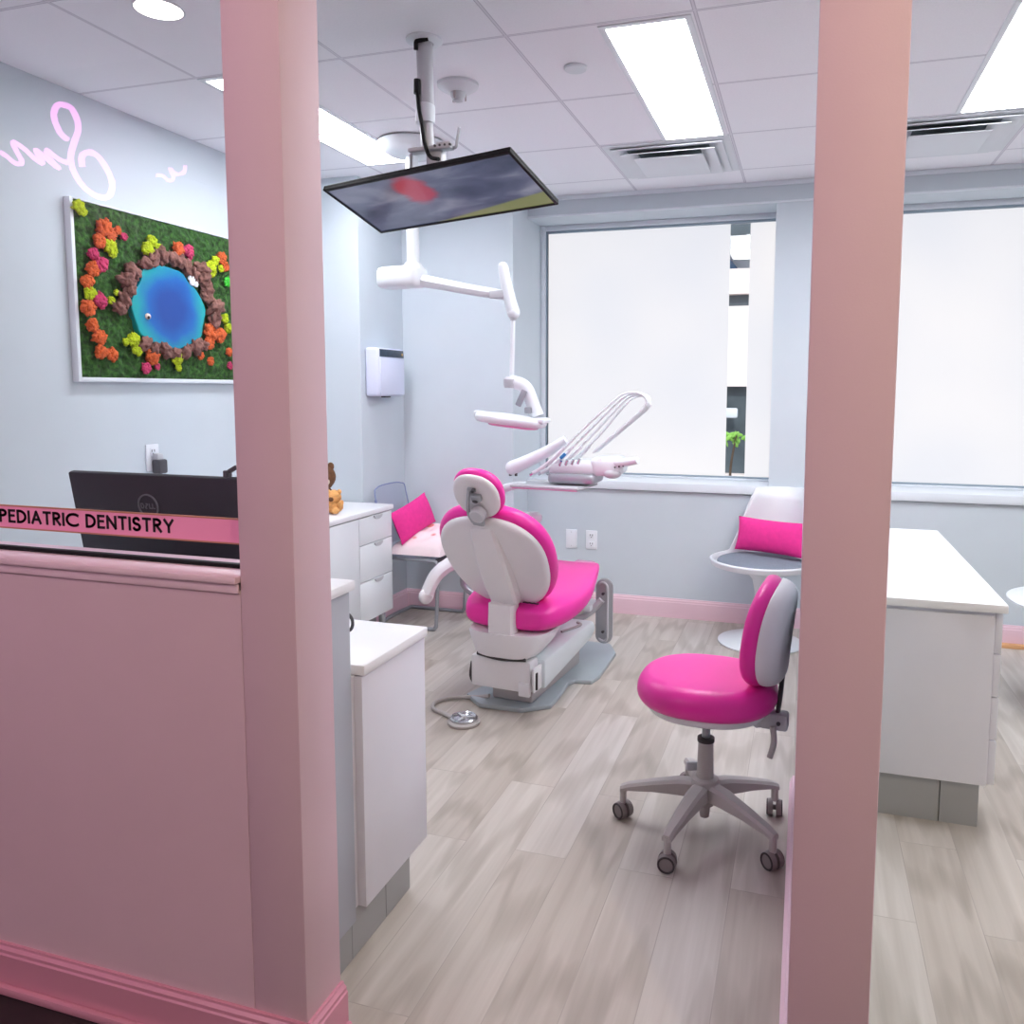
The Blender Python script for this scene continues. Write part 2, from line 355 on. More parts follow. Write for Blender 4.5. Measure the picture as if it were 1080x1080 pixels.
class MB:
    """collects shapes; .build links them as ONE mesh object"""
    def __init__(self): self.bm = bmesh.new()
    def _merge(self, t, mat=None):
        if mat is not None: bmesh.ops.transform(t, matrix=mat, verts=t.verts)
        me = bpy.data.meshes.new('tmp'); t.to_mesh(me); t.free()
        self.bm.from_mesh(me); bpy.data.meshes.remove(me)
        return self
    def box(self, c, s, bev=0.0, rot=None, seg=2):
        t = bmesh.new(); bmesh.ops.create_cube(t, size=1.0)
        bmesh.ops.scale(t, vec=s, verts=t.verts)
        if bev > 0: bmesh.ops.bevel(t, geom=list(t.edges), offset=min(bev, min(s)*0.49), segments=seg, affect='EDGES', profile=0.5)
        return self._merge(t, T(Vector(c)) @ (rot if rot else Matrix()))
    def bx(self, x0, x1, y0, y1, z0, z1, bev=0.0, seg=2):
        return self.box(((x0+x1)/2, (y0+y1)/2, (z0+z1)/2), (abs(x1-x0), abs(y1-y0), abs(z1-z0)), bev, None, seg)
    def cyl(self, p0, p1, r0, r1=None, seg=20):
        r1 = r0 if r1 is None else r1
        p0, p1 = Vector(p0), Vector(p1); d = p1-p0
        t = bmesh.new(); bmesh.ops.create_cone(t, cap_ends=True, segments=seg, radius1=r0, radius2=r1, depth=d.length)
        return self._merge(t, T((p0+p1)/2) @ d.to_track_quat('Z', 'Y').to_matrix().to_4x4())
    def lathe(self, prof, seg=32, mat=None):
        t = bmesh.new(); rings = []
        for r, z in prof:
            if r < 1e-6: rings.append([t.verts.new((0, 0, z))])
            else: rings.append([t.verts.new((r*math.cos(2*PI*k/seg), r*math.sin(2*PI*k/seg), z)) for k in range(seg)])
        for a, b in zip(rings, rings[1:]):
            for k in range(seg):
                k2 = (k+1) % seg
                if len(a) == 1 and len(b) == 1: continue
                if len(a) == 1: t.faces.new((a[0], b[k2], b[k]))
                elif len(b) == 1: t.faces.new((a[k], a[k2], b[0]))
                else: t.faces.new((a[k], a[k2], b[k2], b[k]))
        bmesh.ops.recalc_face_normals(t, faces=t.faces)
        return self._merge(t, mat)
    def ball(self, c, r, seg=16, rot=None, lump=0.0, seed=0.0):
        t = bmesh.new(); bmesh.ops.create_uvsphere(t, u_segments=seg, v_segments=max(6, seg//2), radius=1.0)
        if lump:
            for v in t.verts: v.co *= 1+lump*noise.noise(v.co*2.1+Vector((seed, seed*1.7, 3.1)))
        r = (r, r, r) if not hasattr(r, '__len__') else r
        bmesh.ops.scale(t, vec=r, verts=t.verts)
        return self._merge(t, T(Vector(c)) @ (rot if rot else Matrix()))
    def tube(self, pts, r, seg=10, smooth=6, closed=False, flat=1.0, rend=None):
        P = [Vector(p) for p in pts]
        if smooth > 1 and len(P) > 2:
            Q = []; n = len(P)
            rng = range(n) if closed else range(n-1)
            for i in rng:
                p0 = P[(i-1) % n] if (closed or i > 0) else P[0]*2-P[1]
                p1, p2 = P[i], P[(i+1) % n]
                p3 = P[(i+2) % n] if (closed or i+2 < n) else P[-1]*2-P[-2]
                for k in range(smooth):
                    u = k/smooth
                    Q.append(0.5*((2*p1)+(-p0+p2)*u+(2*p0-5*p1+4*p2-p3)*u*u+(-p0+3*p1-3*p2+p3)*u**3))
            if not closed: Q.append(P[-1])
            P = Q
        t = bmesh.new(); n = len(P); rings = []
        tan = lambda i: ((P[(i+1) % n]-P[(i-1) % n]) if closed else (P[min(i+1, n-1)]-P[max(i-1, 0)])).normalized()
        ref = Vector((0, 0, 1)) if abs(tan(0).z) < 0.9 else Vector((1, 0, 0))
        u = tan(0).cross(ref).normalized()
        for i in range(n):
            tg = tan(i); u = (u-tg*u.dot(tg)).normalized(); v = tg.cross(u)
            rr = r if rend is None else r+(rend-r)*i/(n-1)
            rings.append([t.verts.new(P[i]+rr*(math.cos(2*PI*k/seg)*u+flat*math.sin(2*PI*k/seg)*v)) for k in range(seg)])
        for i in range(n if closed else n-1):
            a, b = rings[i], rings[(i+1) % n]
            for k in range(seg): t.faces.new((a[k], a[(k+1) % seg], b[(k+1) % seg], b[k]))
        if not closed: t.faces.new(rings[0][::-1]); t.faces.new(rings[-1])
        bmesh.ops.recalc_face_normals(t, faces=t.faces)
        return self._merge(t)
    def prism(self, poly, a, b, mat=None, bev=0.0):
        """poly in local XY extruded from z=a to z=b"""
        t = bmesh.new()
        f = t.faces.new([t.verts.new((x, y, a)) for x, y in poly])
        ex = bmesh.ops.extrude_face_region(t, geom=[f])
        bmesh.ops.translate(t, vec=(0, 0, b-a), verts=[v for v in ex['geom'] if isinstance(v, bmesh.types.BMVert)])
        bmesh.ops.recalc_face_normals(t, faces=t.faces)
        if bev > 0: bmesh.ops.bevel(t, geom=list(t.edges), offset=bev, segments=2, affect='EDGES', profile=0.5)
        return self._merge(t, mat)
    def pad(self, outline, th, rad, mat=None, crown=0.0, n=6, rb=None):
        """upholstered pad: closed convex outline (2D), thickness th along +z, rounded rims; crown lifts the middle"""
        t = bmesh.new()
        cx = sum(p[0] for p in outline)/len(outline); cy = sum(p[1] for p in outline)/len(outline)
        rb = rad if rb is None else rb
        lay = []
        for k in range(n+1):
            a = PI/2*k/n; lay.append((rb*(1-math.sin(a)), rb*(1-math.cos(a))))
        for k in range(n+1):
            a = PI/2*k/n; lay.append((rad*(1-math.cos(a)), th-rad*(1-math.sin(a))))
        def ring(ins, z, s=1.0):
            R = []
            for x, y in outline:
                d = math.hypot(x-cx, y-cy); q = max(0.02, 1-ins/max(d, 1e-5))*s
                R.append(t.verts.new((cx+(x-cx)*q, cy+(y-cy)*q, z)))
            return R
        rings = [ring(*l) for l in lay]
        for s in (0.66, 0.33):
            rings.append(ring(rad, th+crown*(1-s*s), s))
        m = len(outline)
        for a, b in zip(rings, rings[1:]):
            for k in range(m): t.faces.new((a[k], a[(k+1) % m], b[(k+1) % m], b[k]))
        top = t.verts.new((cx, cy, th+crown)); bot = t.verts.new((cx, cy, 0))
        for k in range(m):
            t.faces.new((rings[-1][k], rings[-1][(k+1) % m], top)); t.faces.new((rings[0][(k+1) % m], rings[0][k], bot))
        bmesh.ops.recalc_face_normals(t, faces=t.faces)
        return self._merge(t, mat)
    def grid(self, nu, nv, fn):
        t = bmesh.new()
        V = [[t.verts.new(fn(i/nu, j/nv)) for j in range(nv+1)] for i in range(nu+1)]
        for i in range(nu):
            for j in range(nv): t.faces.new((V[i][j], V[i+1][j], V[i+1][j+1], V[i][j+1]))
        return self._merge(t)
    def xf(self, m):
        bmesh.ops.transform(self.bm, matrix=m, verts=self.bm.verts); return self
    def build(self, name, mat, parent=None, ang=38, sub=0):
        me = bpy.data.meshes.new(name)
        bmesh.ops.remove_doubles(self.bm, verts=self.bm.verts, dist=1e-6)
        self.bm.to_mesh(me); self.bm.free()
        for mm in (mat if isinstance(mat, (list, tuple)) else [mat]): me.materials.append(mm)
        me.shade_smooth(); me.set_sharp_from_angle(angle=math.radians(ang))
        o = bpy.data.objects.new(name, me); COL.objects.link(o)
        if parent: o.parent = parent
        if sub:
            md = o.modifiers.new('sub', 'SUBSURF'); md.levels = sub; md.render_levels = sub
        return o

def superellipse(a, b, n=2.5, k=40, egg=0.0, skew=0.0):
    out = []
    for i in range(k):
        t = 2*PI*i/k
        x = math.copysign(abs(math.cos(t))**(2/n), math.cos(t)); y = math.copysign(abs(math.sin(t))**(2/n), math.sin(t))
        out.append((a*x*(1+egg*y)+skew*y, b*y))
    return out

def tag(o, label, cat, group=None, kind=None):
    o['label'] = label; o['category'] = cat
    if group: o['group'] = group
    if kind: o['kind'] = kind
    return o
def thing(name, label, cat, loc=(0, 0, 0), rotz=0.0, group=None):
    o = bpy.data.objects.new(name, None); COL.objects.link(o)
    o.empty_display_size = 0.1
    o.location = loc; o.rotation_euler = (0, 0, rotz)
    return tag(o, label, cat, group)
def struct(name, mb, mat, parent=None, ang=30):
    o = mb.build(name, mat, parent, ang)
    if not parent: o['kind'] = 'structure'
    return o
def copy_tree(o, parent=None):
    c = o.copy(); COL.objects.link(c)
    if parent: c.parent = parent
    for ch in list(o.children): copy_tree(ch, c)
    return c

# ------------------------------------------------------------------ the room
CZ = 2.488                     # clinic ceiling
XL, XR = -2.74, 3.1            # left and right walls
YF0, YF1 = 1.253, 1.373        # pink front wall faces
YB = 4.66                      # window wall
HALLZ = 3.35

struct('floor', MB().bx(XL-0.1, XR+0.1, YF0, 5.05, -0.06, 0.0), M['floor'])
struct('floor_hall', MB().bx(-5.6, XR+0.1, -1.5, YF0, -0.06, 0.0), M['hallfloor'])
struct('ceiling', MB().bx(XL-0.1, XR+0.1, YF1, 5.05, CZ, CZ+0.08), M['ceiling'])
struct('ceiling_hall', MB().bx(-5.6, XR+0.1, -1.5, YF0, HALLZ, HALLZ+0.08), M['hallwall'])
struct('wall_left', MB().bx(XL-0.12, XL, YF1, 5.05, 0, CZ), M['wall'])
struct('wall_right', MB().bx(XR, XR+0.12, -1.5, 5.05, 0, HALLZ), M['wall'])
struct('wall_hall_back', MB().bx(-5.6, XR+0.12, -1.62, -1.5, 0, HALLZ), M['hallwall'])
struct('wall_hall_left', MB().bx(-5.72, -5.6, -1.62, YF1, 0, HALLZ), M['hallwall'])
# boxed-out corner: a shallow chase and a deeper pillar in front of the window wall
mb = MB(); mb.bx(XL, -2.34, 3.91, 5.05, 0, CZ); mb.bx(-2.34, -1.63, 4.40, 5.05, 0, CZ)
struct('wall_corner', mb, M['wall'])
# window wall
mb = MB()
mb.bx(-1.63, XR, YB, 5.05, 0, 0.75); mb.bx(-1.63, XR, YB, 5.05, 2.37, CZ)
mb.bx(-0.186, 0.19, YB, 5.05, 0.75, 2.37); mb.bx(1.75, XR, YB, 5.05, 0.75, 2.37)
struct('wall_back', mb, M['wall'])
mb = MB(); mb.bx(-1.63, XR, YB-0.012, YB, CZ-0.025, CZ, 0.003); mb.bx(-1.63, XR, YB-0.008, YB, 2.37, 2.382, 0.002)
struct('trim_1', mb, M['trimw'])
mb = MB(); mb.bx(-1.629, -0.187, YB-0.024, 4.93, 0.755, 0.806, 0.006); mb.bx(-0.187, 0.191, YB-0.024, YB-0.001, 0.755, 0.806, 0.006); mb.bx(0.191, 1.749, YB-0.024, 4.93, 0.755, 0.806, 0.006)
struct('trim_2', mb, M['trimw'])
# baseboards
def baseboard(mb, x0, y0, x1, y1, nx, ny, h=0.115, t=0.016):
    """a run from p0 to p1 whose outer face looks along (nx, ny)"""
    L = math.hypot(x1-x0, y1-y0); a = math.atan2(y1-y0, x1-x0)
    side = 1 if (-(y1-y0)*nx+(x1-x0)*ny) > 0 else -1
    prof = [(0, 0), (t, 0), (t, h*0.80), (t*0.80, h*0.83), (t*0.8, h*0.9), (t*0.45, h*0.95), (t*0.4, h), (0, h)]
    P = [(p*side, z) for p, z in prof]
    m = T(x0, y0, 0) @ RZ(a) @ Matrix(((0, 0, 1, 0), (1, 0, 0, 0), (0, 1, 0, 0), (0, 0, 0, 1)))
    mb.prism(P, 0, L, m)
mb = MB(); baseboard(mb, -1.63, YB, XR, YB, 0, -1)
struct('baseboard_back', mb, M['pinktrim'])
mb = MB(); baseboard(mb, -2.34, 4.40, -1.614, 4.40, 0, -1); baseboard(mb, -1.63, 4.384, -1.63, YB, 1, 0); baseboard(mb, -2.34, 3.894, -2.34, 4.40, 1, 0)
struct('baseboard_corner', mb, M['pinktrim'])
mb = MB(); baseboard(mb, XL, YF1, XL, 3.91, 1, 0)
struct('baseboard_left', mb, M['pinktrim'])
struct('trim_3', MB().bx(0.98, XR, YB-0.05, YB-0.017, 0.0, 0.022, 0.003), M['woodtan'])

# pink front wall: half wall + post as one run, second post alone
mb = MB()
mb.bx(-5.6, -1.02, YF0, YF1, 0, 0.962); mb.bx(-1.02, -0.898, YF0, YF1, 0, HALLZ, 0.003)
mb.bx(-5.6, XL-0.12, YF0, YF1, 0.962, HALLZ); mb.bx(XL-0.12, -1.02, YF0, YF1, CZ, HALLZ); mb.bx(-0.898, XR, YF0, YF1, CZ, HALLZ)
struct('wall_front', mb, M['pinkwall'])
struct('wall_front_post', MB().bx(0.002, 0.124, YF0, YF1, 0, CZ, 0.003), M['pinkwall'])
mb = MB(); mb.bx(XL-0.1, -1.0205, YF0-0.014, YF1+0.01, 0.976, 0.990, 0.003); mb.bx(XL-0.1, -1.0205, YF0-0.006, YF0, 0.956, 0.9755, 0.003)
struct('trim_4', mb, M['pinktrim'])
mb = MB()
baseboard(mb, -5.6, YF0, -0.884, YF0, 0, -1, 0.105); baseboard(mb, -0.898, YF0-0.016, -0.898, YF1, 1, 0, 0.105)
mb.bx(-5.6, -0.872, YF0-0.03, YF0-0.016, 0, 0.02, 0.004); mb.bx(-0.884, -0.872, YF0-0.03, YF1, 0, 0.02, 0.004)
struct('baseboard_front', mb, M['pinktrimhall'])
# reception glass, set on a black channel
w3 = MB(); w3.grid(1, 1, lambda u, v: (XL+(-1.0205-XL)*u, 1.313, 0.990+(CZ-0.991)*v))
w3 = struct('window_3', w3, M['glass'])
struct('glazing_channel', MB().bx(XL, -1.021, 1.306, 1.320, 0.990, 0.999, 0.002), M['black'], w3)
# half-height partition behind the right post
mb = MB(); mb.bx(0.004, 0.120, YF1, 2.58, 0, 1.0)
struct('wall_partition', mb, M['wall'])
struct('trim_5', MB().bx(0.002, 0.124, YF1, 2.585, 1.0, 1.02, 0.003), M['trimw'])
mb = MB(); baseboard(mb, 0.004, YF0, 0.004, 2.58, -1, 0, 0.115)
struct('baseboard_partition', mb, M['pinktrim'])

# windows: frame, frosted film with a clear slit, glass
def window(name, x0, x1, slit):
    z0, z1, y = 0.806, 2.37, 4.93
    w = bpy.data.objects.new(name, None); COL.objects.link(w); w['kind'] = 'structure'; w.location = (0, 0, 0)
    mb = MB(); f = 0.032
    mb.bx(x0, x0+f, y-0.03, y+0.03, z0, z1, 0.003); mb.bx(x1-f, x1, y-0.03, y+0.03, z0, z1, 0.003)
    mb.bx(x0+f, x1-f, y-0.029, y+0.03, z0, z0+0.012, 0.003); mb.bx(x0+f, x1-f, y-0.029, y+0.03, z1-f, z1, 0.003)
    mb.build('window_frame', M['trimw'], w)
    mb = MB(); g = f
    for a, b, c, d in ((x0+g, x0+g+0.012, z0+.012, z1-g), (x1-g-0.012, x1-g, z0+.012, z1-g), (x0+g+.012, x1-g-.012, z0+.012, z0+.022), (x0+g+.012, x1-g-.012, z1-g-0.014, z1-g)):
        mb.bx(a, b, y-0.02, y+0.02, c, d, 0.002)
    mb.build('gasket', M['winframe'], w)
    MB().grid(1, 1, lambda u_, v_: (x0+g+(x1-x0-2*g)*u_, y+0.006, z0+.012+(z1-g-z0-.012)*v_)).build('glass_pane', M['glass'], w)
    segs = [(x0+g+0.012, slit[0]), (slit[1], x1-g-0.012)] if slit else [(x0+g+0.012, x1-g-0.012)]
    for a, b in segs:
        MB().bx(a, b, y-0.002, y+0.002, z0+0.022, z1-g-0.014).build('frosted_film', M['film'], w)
    return w
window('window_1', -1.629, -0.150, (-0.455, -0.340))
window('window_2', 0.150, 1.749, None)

# ------------------------------------------------------------------ outside
struct('ground_outside', MB().bx(-8, 8, 5.06, 14, -0.5, -0.4), M['ground'])
bld = thing('building', 'pale pinkish building with dark window bands seen through the clear window slit', 'building', (-0.72, 9.0, -0.4))
mb = MB(); mb.bx(-3, 3, 0, 0.4, 0, 0.82); mb.bx(-3, 3, 0, 0.4, 1.79, 2.66); mb.bx(-3, 3, 0, 0.4, 2.79, 3.06); mb.bx(-3, -1, 0, 0.4, 0.8, 1.8); mb.bx(1, 3, 0, 0.4, 0.8, 1.8)
mb.build('wall', M['facade'], bld)
MB().bx(-1, 1, 0.15, 0.25, 0.82, 1.79).build('window', M['facadewin'], bld)
MB().bx(-3, 3, 0.12, 0.2, 2.66, 2.79).build('window', M['facadewin'], bld)
mb = MB(); mb.bx(-3, 3, -0.25, 0.5, 3.29, 4.1); mb.build('upper_floor', M['facadewin'], bld)
mb = MB(); mb.prism([(-0.5, 3.06), (-0.02, 3.06), (-0.2, 3.29), (-0.5, 3.29)], 0.18, 0.22, RX(PI/2) @ T(0, 0, -0.4)); mb.build('blue_pane', M['bluewin'], bld)
MB().bx(-3, 3, 0.30, 0.34, 3.06, 3.29).build('white_panel', M['trimw'], bld)
sg = thing('wall_light', 'small white light box on the dark window of the building outside', 'lamp', (-0.78, 8.96, 1.10))
MB().box((0, 0, 0), (0.15, 0.06, 0.11), 0.02).build('lamp_box', M['trimw'], sg)
MB().box((0, 0.1, 0), (0.03, 0.14, 0.03), 0.005).build('bracket', M['darkgrey'], sg)
sh = thing('shrub', 'leafy light green plant outside seen through the clear window slit', 'plant', (-0.66, 7.9, -0.4))
MB().tube([(0.02, 0, 0), (0.0, 0.02, 0.5), (-0.02, 0, 0.95), (0.03, 0.0, 1.32)], 0.022, rend=0.008).build('stem', M['bark'], sh)
mb = MB()
for k in range(26):
    a = random.uniform(0, 2*PI); rr = random.uniform(0.02, 0.17)
    mb.ball((rr*math.cos(a), 0.5*rr*math.sin(a), 1.27+random.uniform(-0.05, 0.07)), (0.05, 0.006, 0.02), 8, RZ(random.uniform(0, PI)) @ RY(random.uniform(-0.7, 0.7)))
mb.build('foliage', M['leaf'], sh)

# ------------------------------------------------------------------ ceiling fittings
def light_panel(x0, x1, y0, y1, label):
    t = thing('light_panel', label, 'ceiling light', ((x0+x1)/2, (y0+y1)/2, CZ), 0, 'flat ceiling light panels')
    w, l = (x1-x0)/2, (y1-y0)/2; f = 0.022
    mb = MB()
    mb.bx(-w, -w+f, -l, l, -0.004, 0); mb.bx(w-f, w, -l, l, -0.004, 0); mb.bx(-w+f, w-f, -l, -l+f, -0.004, 0); mb.bx(-w+f, w-f, l-f, l, -0.004, 0)
    mb.build('frame', M['ventwhite'], t)
    MB().bx(-w+f, w-f, -l+f, l-f, -0.005, -0.001).build('diffuser', M['panel'], t)
    return t
light_panel(-0.665, -0.370, 2.565, 3.775, 'bright white ceiling light panel in front of the left square air vent')
light_panel(-2.19, -1.908, 2.555, 3.755, 'bright white ceiling light panel beside the left wall, partly behind the pink post')
light_panel(0.552, 0.862, 2.555, 3.765, 'bright white ceiling light panel in front of the right square air vent')
light_panel(1.78, 2.08, 2.0, 3.2, 'unseen ceiling light panel added near the right wall to brighten the room')  # extra panel added out of view to brighten the room

def vent(x0, y0, label):
    t = thing('air_vent', label, 'air vent', (x0+GP/2, y0+GP/2, CZ), 0, 'square ceiling air vents')
    h = GP/2-0.01
    MB().bx(-h+0.03, h-0.03, -h+0.03, h-0.03, -0.004, -0.001).build('duct_shade_plate', M['dark'], t)  # flat grey plate painted for the shade inside the vent
    def ring(a, b, za, zb, th=0.004):
        mb = MB()
        P = lambda s, z: [(-s, -s, z), (s, -s, z), (s, s, z), (-s, s, z)]
        t2 = bmesh.new()
        R = [[t2.verts.new(p) for p in q] for q in (P(a, za), P(b, zb), P(b, zb+th), P(a, za+th))]
        for i in range(4):
            A, B = R[i], R[(i+1) % 4]
            for k in range(4): t2.faces.new((A[k], A[(k+1) % 4], B[(k+1) % 4], B[k]))
        bmesh.ops.recalc_face_normals(t2, faces=t2.faces)
        return mb._merge(t2)
    ring(h-0.05, h, -0.006, -0.004).build('flange', M['ventwhite'], t)
    ring(0.195, 0.262, -0.004, -0.016).build('louver', M['ventwhite'], t)
    ring(0.150, 0.222, -0.010, -0.030).build('louver', M['ventwhite'], t)
    mb = MB(); mb.prism([(-.165, -.165), (.165, -.165), (.165, .165), (-.165, .165)], -0.040, -0.034, None, 0.002)
    mb.build('center_plate', M['ventwhite'], t)
    return t
vent(-0.966, 3.767, 'square white air vent in the ceiling between the pink posts')
vent(0.254, 3.767, 'square white air vent in the ceiling beyond the right pink post')

dl = thing('downlight', 'round warm recessed downlight above the reception glass', 'ceiling light', (-1.905, 2.07, CZ))
MB().lathe([(0.074, 0), (0.074, -0.003), (0.068, -0.003), (0.068, -0.001)]).build('trim_ring', M['ventwhite'], dl)
MB().lathe([(0, -0.002), (0.068, -0.002)]).build('lens', M['downlight'], dl)
sd = thing('smoke_detector', 'small flat white disc detector on the ceiling beside the light panel', 'smoke detector', (-0.819, 2.855, CZ))
MB().lathe([(0.042, 0), (0.042, -0.006), (0.038, -0.010), (0, -0.011)]).build('disc', M['ventwhite'], sd)
oc = thing('ceiling_sensor', 'round white ceiling sensor with a small grey cone, right of the television pole', 'sensor', (-1.285, 2.88, CZ))
MB().lathe([(0.078, 0), (0.078, -0.010), (0.068, -0.018), (0.046, -0.030), (0.030, -0.032)], 36).build('cover', M['ventwhite'], oc)
MB().lathe([(0.030, -0.032), (0.028, -0.045), (0.018, -0.062), (0, -0.068)]).build('lens', M['lightgrey'], oc)
for k in range(3): MB().box((0.028*math.cos(k*2.09+0.5), 0.028*math.sin(k*2.09+0.5), -0.046), (0.006, 0.010, 0.026), 0.001, RZ(k*2.09+0.5)).build('rib', M['greyplastic'], oc)

# ------------------------------------------------------------------ ceiling television and mount
mt = thing('ceiling_mount', 'grey ceiling pole with white flange and black cable holding the tilted television', 'television mount', (-1.232, 2.495, CZ))
MB().lathe([(0.060, 0), (0.060, -0.006), (0.052, -0.011), (0.030, -0.014), (0.030, 0)]).build('flange', M['ventwhite'], mt)
MB().cyl((0, 0, -0.002), (0.004, 0, -0.225), 0.027, 0.027, 24).build('pole', M['lightgrey'], mt)
MB().lathe([(0.0, -0.265), (0.031, -0.265), (0.033, -0.255), (0.033, -0.212), (0.029, -0.205), (0.0, -0.205)]).build('collar', M['ventwhite'], mt)
MB().cyl((0.004, 0, -0.26), (0.008, 0, -0.345), 0.022, 0.022, 20).build('lower_tube', M['lightgrey'], mt)
mb = MB(); mb.box((0.02, 0.0, -0.350), (0.15, 0.045, 0.014), 0.004, RY(-0.03)); mb.box((0.075, -0.01, -0.347), (0.05, 0.03, 0.02), 0.003); mb.box((0.03, 0.02, -0.385), (0.06, 0.05, 0.07), 0.01)
mb.build('bracket', M['lightgrey'], mt)
mb = MB()
for k in range(4): mb.cyl((0.045+0.018*k, -0.027, -0.347), (0.045+0.018*k, -0.019, -0.347), 0.004, None, 10)
mb.build('bolt', M['darkgrey'], mt)
MB().tube([(-0.05, -0.0, -0.35), (-0.053, 0.0, -0.365), (-0.060, 0.01, -0.405), (-0.064, 0.015, -0.43)], 0.0055, smooth=4).build('hook_arm', M['greymetal'], mt)
MB().tube([(0.09, 0, -0.352), (0.108, 0, -0.350), (0.113, 0.0, -0.335), (0.122, 0.0, -0.290)], 0.0055, smooth=4).build('hook_arm', M['greymetal'], mt)
MB().tube([(0.028, -0.030, -0.012), (0.008, -0.036, -0.016), (-0.012, -0.034, -0.018), (-0.016, -0.030, -0.042)], 0.007).build('cable', M['black'], mt)
mb = MB(); mb.tube([(-0.012, -0.031, -0.135), (-0.013, -0.031, -0.18)], 0.011, smooth=1)
mb.tube([(-0.010, -0.034, -0.18), (-0.004, -0.037, -0.23), (0.004, -0.034, -0.28), (0.012, -0.030, -0.34), (0.035, -0.04, -0.385), (0.075, -0.06, -0.402)], 0.0065)
mb.build('cable', M['black'], mt)

def rotabc(a, b, c): return RZ(a) @ RX(b) @ RY(c)
tvw, tvh = 0.765, 0.765*0.396
tv = thing('ceiling_television', 'black flat screen television tilted face down on the ceiling pole', 'television', (-1.200, 2.518, 1.989))
tv.rotation_euler = rotabc(-0.228, 2.815, 0.031).to_euler()
MB().bx(-tvw/2, tvw/2, -tvh/2, tvh/2, -0.016, -0.0055, 0.003).build('housing', M['black'], tv)
mb = MB(); e = 0.010
mb.bx(-tvw/2+e, tvw/2-e, tvh/2-0.012, tvh/2, -0.006, 0.002, 0.001); mb.bx(-tvw/2+e, tvw/2-e, -tvh/2, -tvh/2+e, -0.006, 0.002, 0.001)
mb.bx(-tvw/2, -tvw/2+e, -tvh/2, tvh/2, -0.006, 0.002, 0.001); mb.bx(tvw/2-e, tvw/2, -tvh/2, tvh/2, -0.006, 0.002, 0.001)
mb.build('bezel', M['black'], tv)
MB().bx(-tvw/2+e, tvw/2-e, -tvh/2+e, tvh/2-0.012, -0.005, -0.001).build('screen', M['screen'], tv)
MB().bx(-0.14, 0.14, -0.09, 0.10, -0.040, -0.016, 0.008).build('rear_plate', M['darkgrey'], tv)

# ------------------------------------------------------------------ ceiling dental lamp
dp = thing('dental_lamp', 'white jointed dental lamp hanging from a ceiling pole under a round canopy', 'dental lamp', (-1.785, 3.47, CZ))
MB().lathe([(0, -0.0065), (0.155, -0.0065), (0.155, -0.012), (0.146, -0.032), (0.112, -0.055), (0.06, -0.066), (0, -0.068)], 40).build('canopy', M['white'], dp)
MB().cyl((0, 0, -0.06), (0, 0, -0.56), 0.029, 0.029, 24).build('pole', M['white'], dp)
mb = MB(); mb.box((-0.06, 0, -0.615), (0.23, 0.13, 0.10), 0.03, RZ(-0.15), 3); mb.lathe([(0, -0.55), (0.036, -0.55), (0.05, -0.575), (0.05, -0.64), (0, -0.645)])
mb.build('pivot_housing', M['white'], dp)
mb = MB(); mb.tube([(0.03, 0, -0.63), (0.13, -0.0, -0.650), (0.30, 0.0, -0.685), (0.50, 0, -0.720)], 0.036, smooth=5, flat=0.85, rend=0.027); mb.build('horizontal_arm', M['white'], dp)
mb = MB(); mb.box((0.44, -0.035, -0.712), (0.085, 0.012, 0.035), 0.008, RY(-0.05)); mb.build('arm_cover', M['lightgrey'], dp)
mb = MB(); mb.tube([(0.460, -0.02, -0.590), (0.470, -0.02, -0.645), (0.490, -0.02, -0.73), (0.508, -0.02, -0.79)], 0.024, smooth=4, rend=0.029); mb.ball((0.459, -0.02, -0.588), 0.022); mb.ball((0.509, -0.02, -0.795), 0.030)
mb.build('spring_arm', M['white'], dp)
MB().lathe([(0.0, -0.83), (0.013, -0.83), (0.02, -0.815), (0.02, -0.80), (0, -0.80)], 20, T(0.508, -0.02, 0)).build('collar', M['lightgrey'], dp)
MB().cyl((0.508, -0.02, -0.80), (0.500, -0.02, -1.09), 0.011).build('rod', M['white'], dp)
mb = MB(); mb.lathe([(0, -0.022), (0.028, -0.022), (0.033, -0.01), (0.033, 0.018), (0.02, 0.03), (0, 0.03)], 24, T(0.495, -0.02, -1.112)); mb.build('knuckle', M['lightgrey'], dp)
mb = MB(); mb.tube([(0.495, -0.02, -1.105), (0.545, -0.02, -1.118), (0.575, -0.02, -1.145), (0.600, -0.02, -1.205), (0.625, -0.02, -1.262)], 0.026, smooth=6, flat=1.2); mb.build('yoke', M['white'], dp)
mb = MB(); mb.box((0.555, -0.045, -1.18), (0.03, 0.012, 0.08), 0.006, RY(0.45)); mb.box((0.588, -0.043, -1.235), (0.035, 0.02, 0.03), 0.006)
mb.build('yoke_cover', M['greymetal'], dp)
hd = MB(); hd.pad(superellipse(0.165, 0.10, 3.0, 40), 0.042, 0.02, T(0.497, -0.03, -1.300) @ RY(0.11) , 0.006)
hd.box((0.365, -0.03, -1.252), (0.09, 0.05, 0.022), 0.01, RY(0.11)); hd.box((0.640, -0.03, -1.281), (0.07, 0.12, 0.026), 0.012, RY(0.0))
hd.build('lamp_head', M['white'], dp)
MB().pad(superellipse(0.115, 0.07, 3.0, 32), 0.014, 0.006, T(0.510, -0.03, -1.312) @ RY(0.11)).build('lens', M['toeclear'], dp)

